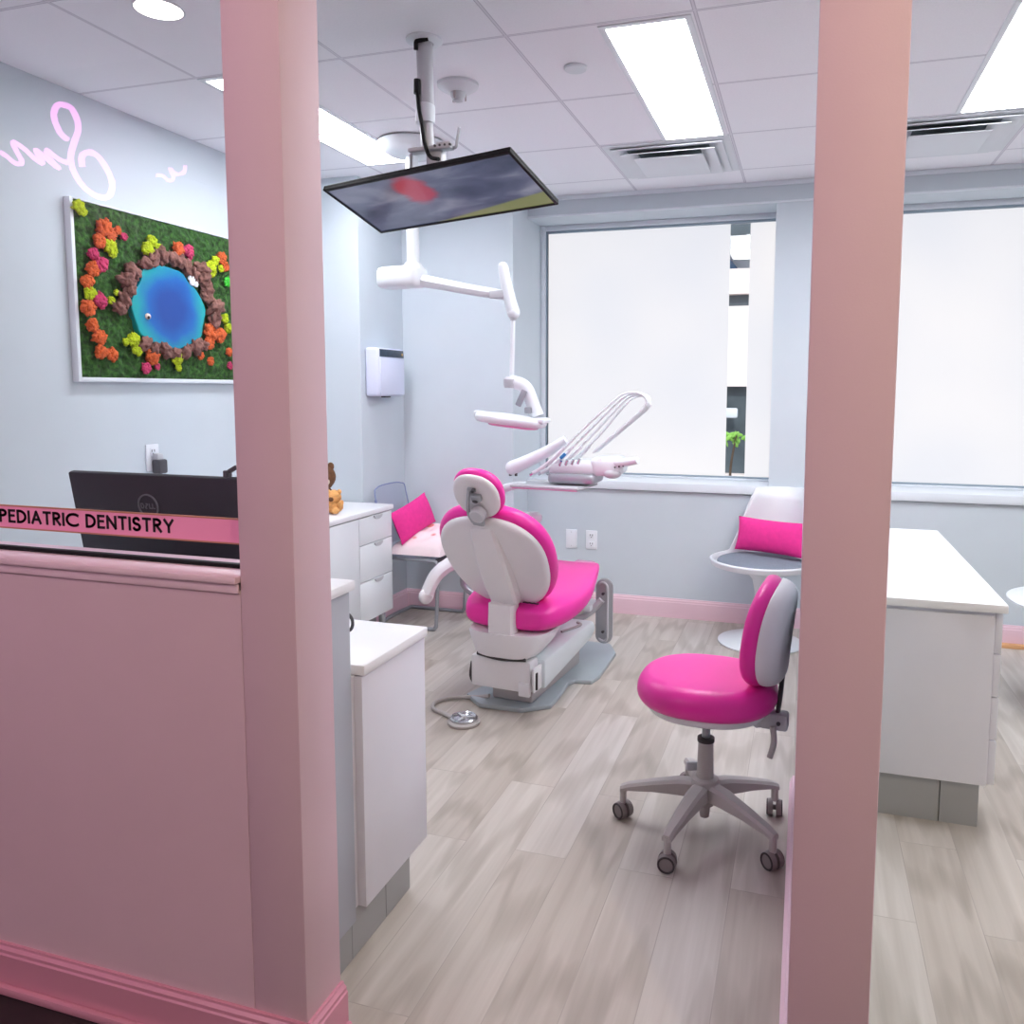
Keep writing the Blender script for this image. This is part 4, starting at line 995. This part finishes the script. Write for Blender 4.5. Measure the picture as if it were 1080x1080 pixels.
for yy, z, hw, d in ((-0.055, 0.47, 0.058, 0.055), (-0.06, 0.40, 0.058, 0.05), (-0.06, 0.345, 0.058, 0.05)):
    R.append([t.verts.new(p) for p in ((-hw, yy+d, z), (-hw, yy+0.008, z), (-hw*0.85, yy-0.004, z), (hw*0.85, yy-0.004, z), (hw, yy+0.008, z), (hw, yy+d, z))])
for A, C in zip(R, R[1:]):
    for k in range(6): t.faces.new((A[k], A[(k+1) % 6], C[(k+1) % 6], C[k]))
t.faces.new(R[0]); t.faces.new(R[-1][::-1]); bmesh.ops.recalc_face_normals(t, faces=t.faces)
mb._merge(t); mb.build('backrest_spine', M['shell'], ch, 30)
# headrest
HB = frame((0.022, -0.292, 0.945), (0.05, -0.30, 0.50), (-0.02, 1, 0.0))
ho = superellipse(0.096, 0.098, 2.3, 40, egg=0.04)
MB().pad([(x*1.07, y*1.07) for x, y in ho], 0.046, 0.020, HB @ T(0, 0, 0.008)).build('headrest_pad', M['pink'], ch)
MB().pad(ho, 0.022, 0.005, HB @ T(0, 0, -0.010), 0, 4, 0.016).build('headrest_shell', M['shell'], ch)
mb = MB(); mb.box((-0.012, 0.012, -0.018), (0.040, 0.030, 0.022), 0.006); mb.tube([(0.014, 0.045, -0.016), (0.022, 0.0, -0.026), (0.030, -0.06, -0.030), (0.022, -0.105, -0.026)], 0.007, 8, 4); mb.box((0.0, -0.095, -0.022), (0.050, 0.05, 0.018), 0.006); mb.tube([(-0.012, 0.044, -0.014), (0.018, 0.046, -0.016)], 0.009, 8, 1)
mb.xf(HB).build('headrest_bracket', M['greymetal'], ch)
mb = MB(); mb.lathe([(0, -0.02), (0.026, -0.02), (0.031, -0.014), (0.031, 0.012), (0, 0.012)], 28, T(-0.012, -0.058, -0.030)); mb.xf(HB).build('headrest_knob', M['lightgrey'], ch)
mb = MB(); mb.lathe([(0, -0.008), (0.007, -0.008), (0.007, 0.006), (0, 0.006)], 14, T(-0.008, 0.050, -0.022)); mb.ball((-0.010, 0.002, -0.030), (0.012, 0.006, 0.006)); mb.xf(HB).build('headrest_screw', M['darkgrey'], ch)
# left armrest and its tube
mb = MB(); mb.tube([(-0.29, 0.19, 0.585), (-0.345, 0.15, 0.572), (-0.395, 0.10, 0.525), (-0.422, 0.07, 0.455), (-0.425, 0.06, 0.435)], 0.052, 14, 6, flat=0.62, rend=0.044); mb.ball((-0.425, 0.06, 0.435), (0.030, 0.043, 0.036)); mb.build('armrest', M['shell'], ch)
MB().tube([(-0.30, 0.20, 0.55), (-0.33, 0.22, 0.46), (-0.26, 0.24, 0.40), (-0.15, 0.2, 0.37)], 0.014, 10, 5).build('armrest_tube', M['greymetal'], ch)
# right-hand lift link: upright bracket and diagonal arm
mb = MB(); mb.prism([(0.042*math.cos(a)+0.0, (0.120 if math.sin(a) > 0 else -0.120)+0.042*math.sin(a)) for a in [2*PI*(i+.5)/28 for i in range(28)]], -0.014, 0.014, T(0.178, 0.72, 0.265) @ RZ(0.25) @ RX(PI/2) , 0.004); mb.build('link_bracket', M['greymetal'], ch)
mb = MB(); mb.tube([(0.178+0.026*math.cos(a), 0.70-0.0065*math.cos(a), (0.385 if math.sin(a) > 0 else 0.145)+0.026*math.sin(a)) for a in [2*PI*(i+.5)/24 for i in range(24)]], 0.006, 8, 1, True); mb.build('bracket_rim', M['lightgrey'], ch)
mb = MB()
for z in (0.355, 0.165): mb.cyl((0.178, 0.712, z), (0.178, 0.695, z), 0.007, None, 12)
mb.build('bolt', M['darkgrey'], ch)
MB().tube([(-0.05, 0.62, 0.262), (0.02, 0.67, 0.235), (0.068, 0.69, 0.228), (0.12, 0.695, 0.265), (0.172, 0.700, 0.325)], 0.017, 12, 6).build('link_arm', M['lightgrey'], ch)
MB().box((0.03, 0.72, 0.285), (0.20, 0.14, 0.035), 0.012).build('link_cover', M['shellcool'], ch)
MB().tube([(0.10, 0.36, 0.252), (0.135, 0.44, 0.255), (0.14, 0.50, 0.252), (0.11, 0.53, 0.250)], 0.006, 8, 4).build('cable', M['greyplastic'], ch)
# stitched maker mark under the backrest: illegible squiggle
mb = MB(); mb.tube([(0.075+0.010*i, 0.005+0.0*i, 0.473+0.0015*(i % 2)) for i in range(8)], 0.003, 6, 2); mb.build('stitched_mark', M['rubber'], ch)

# foot pedal
fp = thing('foot_pedal', 'round grey foot control on the floor behind the dental chair', 'foot pedal', (-1.282, 2.878, 0))
MB().lathe([(0.062, 0), (0.066, 0.006), (0.066, 0.012), (0.058, 0.018), (0, 0.018)], 36).build('base', M['greyplastic'], fp)
MB().lathe([(0.054, 0.018), (0.056, 0.026), (0.050, 0.032), (0.044, 0.030), (0.040, 0.024), (0, 0.026)], 36).build('disc', M['chrome'], fp)
mb = MB()
for k in range(3): mb.box((0.022*math.cos(k*2.09+.4), 0.022*math.sin(k*2.09+.4), 0.028), (0.044, 0.008, 0.006), 0.002, RZ(k*2.09+.4))
mb.lathe([(0.012, 0.024), (0.012, 0.034), (0, 0.036)], 16); mb.build('spoke', M['lightgrey'], fp)
MB().tube([(-0.055, 0.01, 0.012), (-0.11, 0.045, 0.010), (-0.175, 0.08, 0.010), (-0.195, 0.15, 0.010), (-0.15, 0.215, 0.012), (-0.05, 0.235, 0.016), (0.02, 0.225, 0.035)], 0.0085, 8, 8).build('cable', M['greyplastic'], fp)

# ------------------------------------------------------------------ delivery unit (tray, handpieces, hoses) on its own arm behind the chair
DY = 3.70
du = thing('delivery_unit', 'white dental delivery unit with looped hoses and a tray beside the window', 'dental delivery unit', (-1.286, 3.75, 0.022))
def D(x, z, y=DY): return (x+1.286, y-3.75, z-0.022)
MB().cyl((0, 0, 0), (0, 0, 0.655), 0.030, 0.030, 24).build('post', M['white'], du)
MB().lathe([(0, 0.716), (0.030, 0.714), (0.045, 0.700), (0.047, 0.685), (0.043, 0.668), (0, 0.660)], 28).build('post_cap', M['white'], du)
MB().lathe([(0, 0.620), (0.044, 0.620), (0.046, 0.635), (0.036, 0.655), (0, 0.655)], 28).build('post_collar', M['lightgrey'], du)
MB().tube([D(-1.286, 0.60, 3.75), D(-1.40, 0.60, 3.75), D(-1.465, 0.64, 3.74), D(-1.47, 0.76, 3.72), D(-1.45, 0.84, 3.71), D(-1.36, 0.874, 3.70), D(-1.30, 0.876, 3.69)], 0.020, 14, 6).build('support_arm', M['white'], du)
TR = frame(D(-1.165, 0.884, 3.70), (0, 1, 0), (0.0, 0, 1)) 
tray = MB().box((0, 0, 0), (0.36, 0.26, 0.014), 0.006).xf(T(Vector(D(-1.165, 0.882, 3.72))) @ RZ(-0.12)).build('tray', M['lightgrey'], du)
MB().box((0.0, -0.12, -0.008), (0.34, 0.012, 0.006), 0.002).xf(T(Vector(D(-1.165, 0.882, 3.72))) @ RZ(-0.12)).build('tray_edge', M['toeclear'], tray)
mb = MB(); mb.box((0, 0, 0), (0.235, 0.20, 0.05), 0.02, None, 3); mb.xf(T(Vector(D(-1.06, 0.922, 3.74)))).build('tray_block', M['greymetal'], du)
mb = MB(); mb.box((0, 0, 0), (0.26, 0.20, 0.075), 0.03, RY(-0.02), 4); mb.xf(T(Vector(D(-1.05, 0.972, 3.76)))).build('instrument_holder', M['white'], du)
mb = MB(); mb.box((0, 0, 0), (0.16, 0.17, 0.095), 0.035, RY(-0.05), 4); mb.xf(T(Vector(D(-0.895, 0.985, 3.74)))).build('control_head', M['white'], du)
mb = MB(); mb.tube([D(-0.88, 1.0, 3.70), D(-0.82, 1.005, 3.67), D(-0.765, 1.016, 3.65), D(-0.735, 1.022, 3.64)], 0.030, 14, 5, flat=0.8, rend=0.020); mb.build('handle', M['white'], du)
mb = MB(); mb.ball(D(-0.865, 0.952, 3.68), (0.045, 0.04, 0.024)); mb.build('knob', M['lightgrey'], du)
MB().box(D(-0.918, 1.018, 3.652), (0.016, 0.004, 0.008), 0.002).build('indicator', M['violet'], du)
mb = MB()
for k in range(3): mb.ball(D(-0.845+0.02*k, 0.985+0.004*k, 3.648), 0.0045)
mb.build('button', M['darkgrey'], du)
mb = MB(); mb.tube([D(-1.375, 0.962), D(-1.30, 0.995), D(-1.20, 1.045), D(-1.10, 1.105)], 0.036, 16, 5, rend=0.024); mb.ball(D(-1.375, 0.962), 0.036); mb.build('whip_arm', M['white'], du)
mb = MB()
for x in (-1.385, -1.355): mb.cyl(D(x, 0.945, 3.695), D(x, 0.922, 3.695), 0.007)
mb.build('screw', M['darkgrey'], du)
for k in range(4):      # hoses: up along the whips, over the loop and back to the unit
    dy = 3.66-0.012+0.030*k
    zt = 1.325-0.012*k; xo = 0.022*k
    MB().tube([D(-1.165+xo, 0.992-0.004*k, dy), D(-1.02+xo, 1.142-0.008*k, dy), D(-0.86+xo*0.5, 1.290-0.008*k, dy), D(-0.80+xo*.4, 1.330-0.006*k, dy), D(-0.735+xo*.3, 1.332-0.004*k, dy), D(-0.700, 1.300-0.004*k, dy+0.005), D(-0.715, 1.262-0.002*k, dy+0.01), D(-0.80, 1.185, dy+0.02), D(-0.96, 1.050, dy+0.03)], 0.0062, 8, 8).build('hose', M['hose'], du)
for k in range(4):      # handpieces lying in the holder
    x = -1.20+0.034*k; dy = 3.645+0.028*k
    hp = MB().tube([D(x-0.05, 0.945, dy), D(x, 0.975, dy), D(x+0.06, 1.025, dy), D(x+0.11, 1.075, dy)], 0.010, 10, 4, rend=0.008).build('handpiece', M['white'], du)
    MB().tube([D(x-0.065, 0.935, dy), D(x-0.05, 0.945, dy)], 0.007, 8, 1).build('tip', M['chrome'], hp)
    if k == 1: MB().box(D(x+0.062, 1.030, dy-0.011), (0.034, 0.006, 0.016), 0.002, RY(-0.75)).build('marker', M['bluemark'], hp)
mb = MB()
for k in range(4): mb.cyl(D(-1.115+0.03*k, 0.985+0.004*k, 3.645), D(-1.105+0.03*k, 1.008+0.004*k, 3.64), 0.007, None, 10)
mb.build('holder_clip', M['chrome'], du)

# ------------------------------------------------------------------ pink operator stool
st = thing('operator_stool', 'pink upholstered stool with a low backrest on five casters beside the right post', 'stool', (-0.258, 2.375, 0), 0.0)
FA = PI-0.10        # facing direction of the sitter
fd = Vector((math.cos(FA), math.sin(FA), 0)); rt = Vector((-fd.y, fd.x, 0))
hub = MB(); hub.lathe([(0, 0.085), (0.028, 0.085), (0.040, 0.105), (0.046, 0.150), (0.040, 0.168), (0.030, 0.172), (0, 0.172)], 28); hub.lathe([(0, 0.045), (0.014, 0.045), (0.016, 0.06), (0.016, 0.09), (0, 0.09)], 16); hub.build('hub', M['greyplastic'], st)
for k in range(5):
    a = math.radians(183+72*k-2); c, s = math.cos(a), math.sin(a)
    t = bmesh.new(); R = []
    for r, hw, z0, z1 in ((0.02, 0.026, 0.110, 0.160), (0.08, 0.025, 0.112, 0.156), (0.16, 0.021, 0.108, 0.138), (0.235, 0.017, 0.098, 0.118), (0.262, 0.014, 0.088, 0.106)):
        R.append([t.verts.new((r*c-s*x, r*s+c*x, z)) for x, z in ((-hw, z0), (-hw, z1-0.008), (-hw*.6, z1), (hw*.6, z1), (hw, z1-0.008), (hw, z0))])
    for A, B2 in zip(R, R[1:]):
        for q in range(6): t.faces.new((A[q], A[(q+1) % 6], B2[(q+1) % 6], B2[q]))
    t.faces.new(R[0]); t.faces.new(R[-1][::-1]); bmesh.ops.recalc_face_normals(t, faces=t.faces)
    leg = MB()._merge(t); leg.cyl((0.254*c, 0.254*s, 0.10), (0.254*c, 0.254*s, 0.050), 0.011, None, 12)
    leg = leg.build('leg', M['greyplastic'], st)
    sp = a+(0.9, 0.3, 1.4, -0.6, 0.5)[k]; ax = Vector((math.cos(sp), math.sin(sp), 0)); cc = Vector((0.254*c, 0.254*s, 0.027))
    cs = MB()
    for sgn in (-1, 1): cs.cyl(cc+ax*sgn*0.005, cc+ax*sgn*0.021, 0.027, 0.025, 24)
    cs.cyl(cc-ax*0.02, cc+ax*0.02, 0.008, None, 12)
    cs = cs.build('caster', M['caster'], leg)
    hb = MB()
    for sgn in (-1, 1): hb.tube([cc+ax*sgn*0.0215+Vector((0, 0, 0.022*math.sin(q*PI/10)))+Vector((-ax.y, ax.x, 0))*0.022*math.cos(q*PI/10) for q in range(20)], 0.003, 6, 1, True)
    hb.build('tyre', M['rubber'], cs)
MB().cyl((0, 0, 0.165), (0, 0, 0.285), 0.026, 0.023, 24).build('gas_cylinder', M['greyplastic'], st)
MB().lathe([(0, 0.284), (0.026, 0.284), (0.026, 0.296), (0.018, 0.298), (0, 0.298)], 24).build('collar', M['rubber'], st)
MB().cyl((0, 0, 0.295), (0, 0, 0.392), 0.0125, 0.0125, 18).build('piston', M['greymetal'], st)
MB().box((-0.04, 0.03, 0.185), (0.045, 0.012, 0.028), 0.004, RZ(0.4)).build('adjuster_tab', M['lightgrey'], st)
so = superellipse(0.208, 0.200, 2.35, 48)
MB().pad([(x*0.86, y*0.86) for x, y in so], 0.028, 0.006, T(0, 0, 0.388), 0, 5, 0.022).build('seat_pan', M['shell'], st)
MB().pad(so, 0.090, 0.050, T(0, 0, 0.412), 0.002, 7, 0.038).build('seat', M['pink'], st)
SM = RZ(FA)           # local: +x = facing, so backrest sits at -x
mb = MB(); mb.prism([(-0.02, -0.008), (0.11, -0.03), (0.115, -0.050), (0.035, -0.075), (-0.02, -0.03)], -0.022, 0.022, T(-0.115, 0.0, 0.432) @ Matrix(((-1, 0, 0, 0), (0, 0, 1, 0), (0, 1, 0, 0), (0, 0, 0, 1))), 0.004)
mb.box((-0.20, 0, 0.385), (0.08, 0.05, 0.05), 0.008); mb.xf(SM).build('back_bracket', M['lightgrey'], st)
mb = MB()
for x, z in ((-0.155, 0.405), (-0.215, 0.385)): mb.cyl((x, 0.026, z), (x, 0.030, z), 0.006, None, 12); 
mb.xf(SM).build('bolt', M['darkgrey'], st)
MB().tube([(-0.205, 0, 0.375), (-0.214, 0, 0.45), (-0.220, 0, 0.52), (-0.228, 0, 0.60)], 0.012, 10, 4, flat=0.6).xf(SM).build('back_bar', M['darkgrey'], st)
MB().tube([(-0.20, 0.03, 0.375), (-0.205, 0.035, 0.33), (-0.195, 0.04, 0.285)], 0.009, 10, 4).xf(SM).build('lever', M['greyplastic'], st)
BF = SM @ frame((-0.196, 0, 0.650), (-0.10, 0, 1), (1, 0, 0))
bo = superellipse(0.165, 0.152, 2.4, 44, egg=-0.06)
def bend(mb_, k):      # curve the pad around the sitter
    inv = BF.inverted()
    for v in mb_.bm.verts:
        p = inv @ v.co; p.z += k*p.x*p.x; v.co = BF @ p
    return mb_
bend(MB().pad([(x*1.03, y*1.03) for x, y in bo], 0.052, 0.024, BF @ T(0, 0, 0.0), -0.006), 0.9).build('backrest', M['pink'], st)
bend(MB().pad(bo, 0.052, 0.004, BF @ T(0, 0, -0.048), 0, 8, 0.048), 0.9).build('backrest_shell', M['shell'], st)

# ------------------------------------------------------------------ white pedestal chair by the window with pad and pillow
tc = thing('tulip_chair', 'white pedestal shell chair under the window with a pink pillow', 'chair', (-0.195, 4.32, 0), 0.0)
MB().lathe([(0, 0.006), (0.20, 0.0), (0.222, 0.004), (0.222, 0.010), (0.20, 0.018), (0.13, 0.038), (0.075, 0.070), (0.045, 0.12), (0.033, 0.20), (0.035, 0.28), (0.048, 0.345), (0.080, 0.385), (0.13, 0.40), (0, 0.40)], 44).build('pedestal', M['white'], tc)
TA = math.radians(-114)   # facing: towards the room, a little left
def tul(th):
    t = bmesh.new(); nr, na = 14, 56; rows = []
    for i in range(nr+1):
        u = i/nr; row = []
        for k in range(na):
            a = 2*PI*k/na; back = max(0.0, -math.cos(a))       # a=0 is the front
            bk = back**1.3
            r0 = 0.265*min(1, u/0.62) if u < 0.62 else 0.265
            z = 0.392+0.03*(min(u, 0.62)/0.62)**2
            if u > 0.62:
                w = (u-0.62)/0.38
                z += w*(0.03+0.36*smooth((-math.cos(a)-0.30)/0.35))
                r0 = 0.265*(1+0.04*w)
                sx = 1-0.30*w*smooth((-math.cos(a)-0.25)/0.4)
            else: sx = 1
            row.append(t.verts.new((r0*math.cos(a)*(0.98)-0.05*max(0, (u-0.62)/0.38)*bk, r0*math.sin(a)*sx, z)))
        rows.append(row)
    for A, B2 in zip(rows, rows[1:]):
        for k in range(na): 
            if A is rows[0] and False: continue
            t.faces.new((A[k], A[(k+1) % na], B2[(k+1) % na], B2[k]))
    return t
def smooth(x):
    x = max(0.0, min(1.0, x)); return x*x*(3-2*x)
mb = MB(); mb._merge(tul(0)); mb.xf(RZ(TA-PI+PI)); o = mb.build('shell', M['white'], tc, 60)
md = o.modifiers.new('sol', 'SOLIDIFY'); md.thickness = 0.014; md.offset = -1
MB().pad(superellipse(0.225, 0.225, 2.0, 44), 0.03, 0.012, RZ(TA) @ T(0.02, 0, 0.424), 0.006).build('seat_pad', M['felt'], tc)
pw = thing('pillow', 'bright pink lumbar pillow on the white pedestal chair', 'pillow', (-0.150, 4.385, 0.565))
mb = MB(); pillow(mb, 0.42, 0.185, 0.11, RZ(TA+PI/2) @ RX(PI/2-0.22)); mb.build('cover', M['pinkcloth'], pw)

# ------------------------------------------------------------------ right counter
rc = thing('counter_cabinet', 'white topped cabinet with side drawers behind the right pink post', 'cabinet', (0, 0, 0))
MB().bx(0.135, 0.565, 2.63, 3.93, 0.142, 0.690, 0.002).build('carcass', M['cabinet'], rc)
MB().bx(0.255, 0.560, 2.618, 2.63, 0.146, 0.676, 0.002).build('end_panel', M['cabinet'], rc)
MB().bx(0.13, 0.592, 2.600, 3.945, 0.690, 0.716, 0.004).build('worktop', M['whitetop'], rc)
for z0, z1 in ((0.142, 0.285), (0.285, 0.42), (0.42, 0.555), (0.555, 0.684)):
    for y0, y1 in ((2.635, 3.28), (3.28, 3.925)):
        d = MB().bx(0.567, 0.587, y0+0.003, y1-0.003, z0+0.002, z1-0.002, 0.002).build('drawer', M['cabinet'], rc)
        MB().box((0.5895, (y0+y1)/2, z1-0.018), (0.007, 0.09, 0.012), 0.003).build('handle', M['lightgrey'], d)
mb = MB(); mb.bx(0.145, 0.437, 2.645, 3.88, 0, 0.142); mb.bx(0.440, 0.548, 2.645, 3.88, 0, 0.142); mb.build('toe_kick', M['toegrey'], rc)
pt2 = thing('pedestal_table', 'white round pedestal table at the right edge, past the cabinet', 'table', (1.145, 3.72, 0))
MB().lathe([(0, 0.452), (0.20, 0.452), (0.285, 0.462), (0.305, 0.472), (0.305, 0.480), (0.295, 0.484), (0, 0.484)], 56).build('tabletop', M['white'], pt2)
MB().lathe([(0, 0), (0.20, 0), (0.20, 0.008), (0.10, 0.035), (0.045, 0.09), (0.033, 0.2), (0.036, 0.35), (0.08, 0.44), (0.10, 0.452), (0, 0.452)], 40).build('pedestal', M['white'], pt2)

# ------------------------------------------------------------------ lights, sky, camera
W = bpy.data.worlds.new('sky'); bpy.context.scene.world = W; W.use_nodes = True
nt = W.node_tree; nt.nodes.clear()
ow = nt.nodes.new('ShaderNodeOutputWorld'); bg = nt.nodes.new('ShaderNodeBackground'); sk = nt.nodes.new('ShaderNodeTexSky')
sk.sky_type = 'NISHITA'; sk.sun_disc = False; sk.sun_elevation = math.radians(50); sk.sun_rotation = math.radians(200)
mxs = nt.nodes.new('ShaderNodeMix'); mxs.data_type = 'RGBA'; mxs.inputs[0].default_value = 0.75; mxs.inputs[7].default_value = (4.0, 4.1, 4.3, 1)
nt.links.new(sk.outputs[0], mxs.inputs[6]); nt.links.new(mxs.outputs[2], bg.inputs[0]); bg.inputs[1].default_value = 0.25
nt.links.new(bg.outputs[0], ow.inputs[0])

def lamp(name, kind, loc, energy, col, size=0.1, rot=None, **kw):
    l = bpy.data.lights.new(name, kind); l.energy = energy; l.color = col
    if kind == 'AREA': l.shape = 'RECTANGLE'; l.size = size; l.size_y = kw.get('size_y', size)
    elif kind in ('POINT', 'SPOT'): l.shadow_soft_size = size
    o = bpy.data.objects.new(name, l); COL.objects.link(o); o.location = loc
    if rot: o.rotation_euler = rot
    return o
lamp('sun', 'SUN', (0, 8, 6), 1.5, (1, 0.97, 0.93), rot=(math.radians(55), 0, math.radians(15)))
# unseen fill lights added in the hall: pinkish neon glow left, warm right
lamp('hall_fill', 'POINT', (-2.3, -1.0, 2.7), 36, (1.0, 0.80, 0.97), 0.04)
lamp('hall_fill', 'POINT', (1.1, -0.5, 2.9), 54, (1.0, 0.86, 0.60), 0.04)

cam = bpy.data.cameras.new('camera'); co = bpy.data.objects.new('camera', cam); COL.objects.link(co)
yaw, pit, rol = 2.99388004e-01, 9.52692933e-02, 2.99745604e-03
s, c = math.sin, math.cos
f = Vector((-s(yaw)*c(pit), c(yaw)*c(pit), -s(pit))); r = Vector((c(yaw), s(yaw), 0)); u = r.cross(f)
r2 = c(rol)*r+s(rol)*u; u2 = -s(rol)*r+c(rol)*u
co.matrix_world = Matrix(((r2.x, u2.x, -f.x, 0), (r2.y, u2.y, -f.y, 0), (r2.z, u2.z, -f.z, 1.345), (0, 0, 0, 1)))
cam.sensor_width = 36; cam.sensor_fit = 'HORIZONTAL'; cam.lens = 36*844.30/1080
cam.shift_x = (540-588.04)/1080; cam.shift_y = (492.07-540)/1080
cam.clip_start = 0.05; cam.clip_end = 100
sc = bpy.context.scene; sc.camera = co
sc.view_settings.view_transform = 'Standard'; sc.view_settings.look = 'None'; sc.view_settings.exposure = 0.50
sc.cycles.max_bounces = 10; sc.cycles.transparent_max_bounces = 12; sc.cycles.use_denoising = True
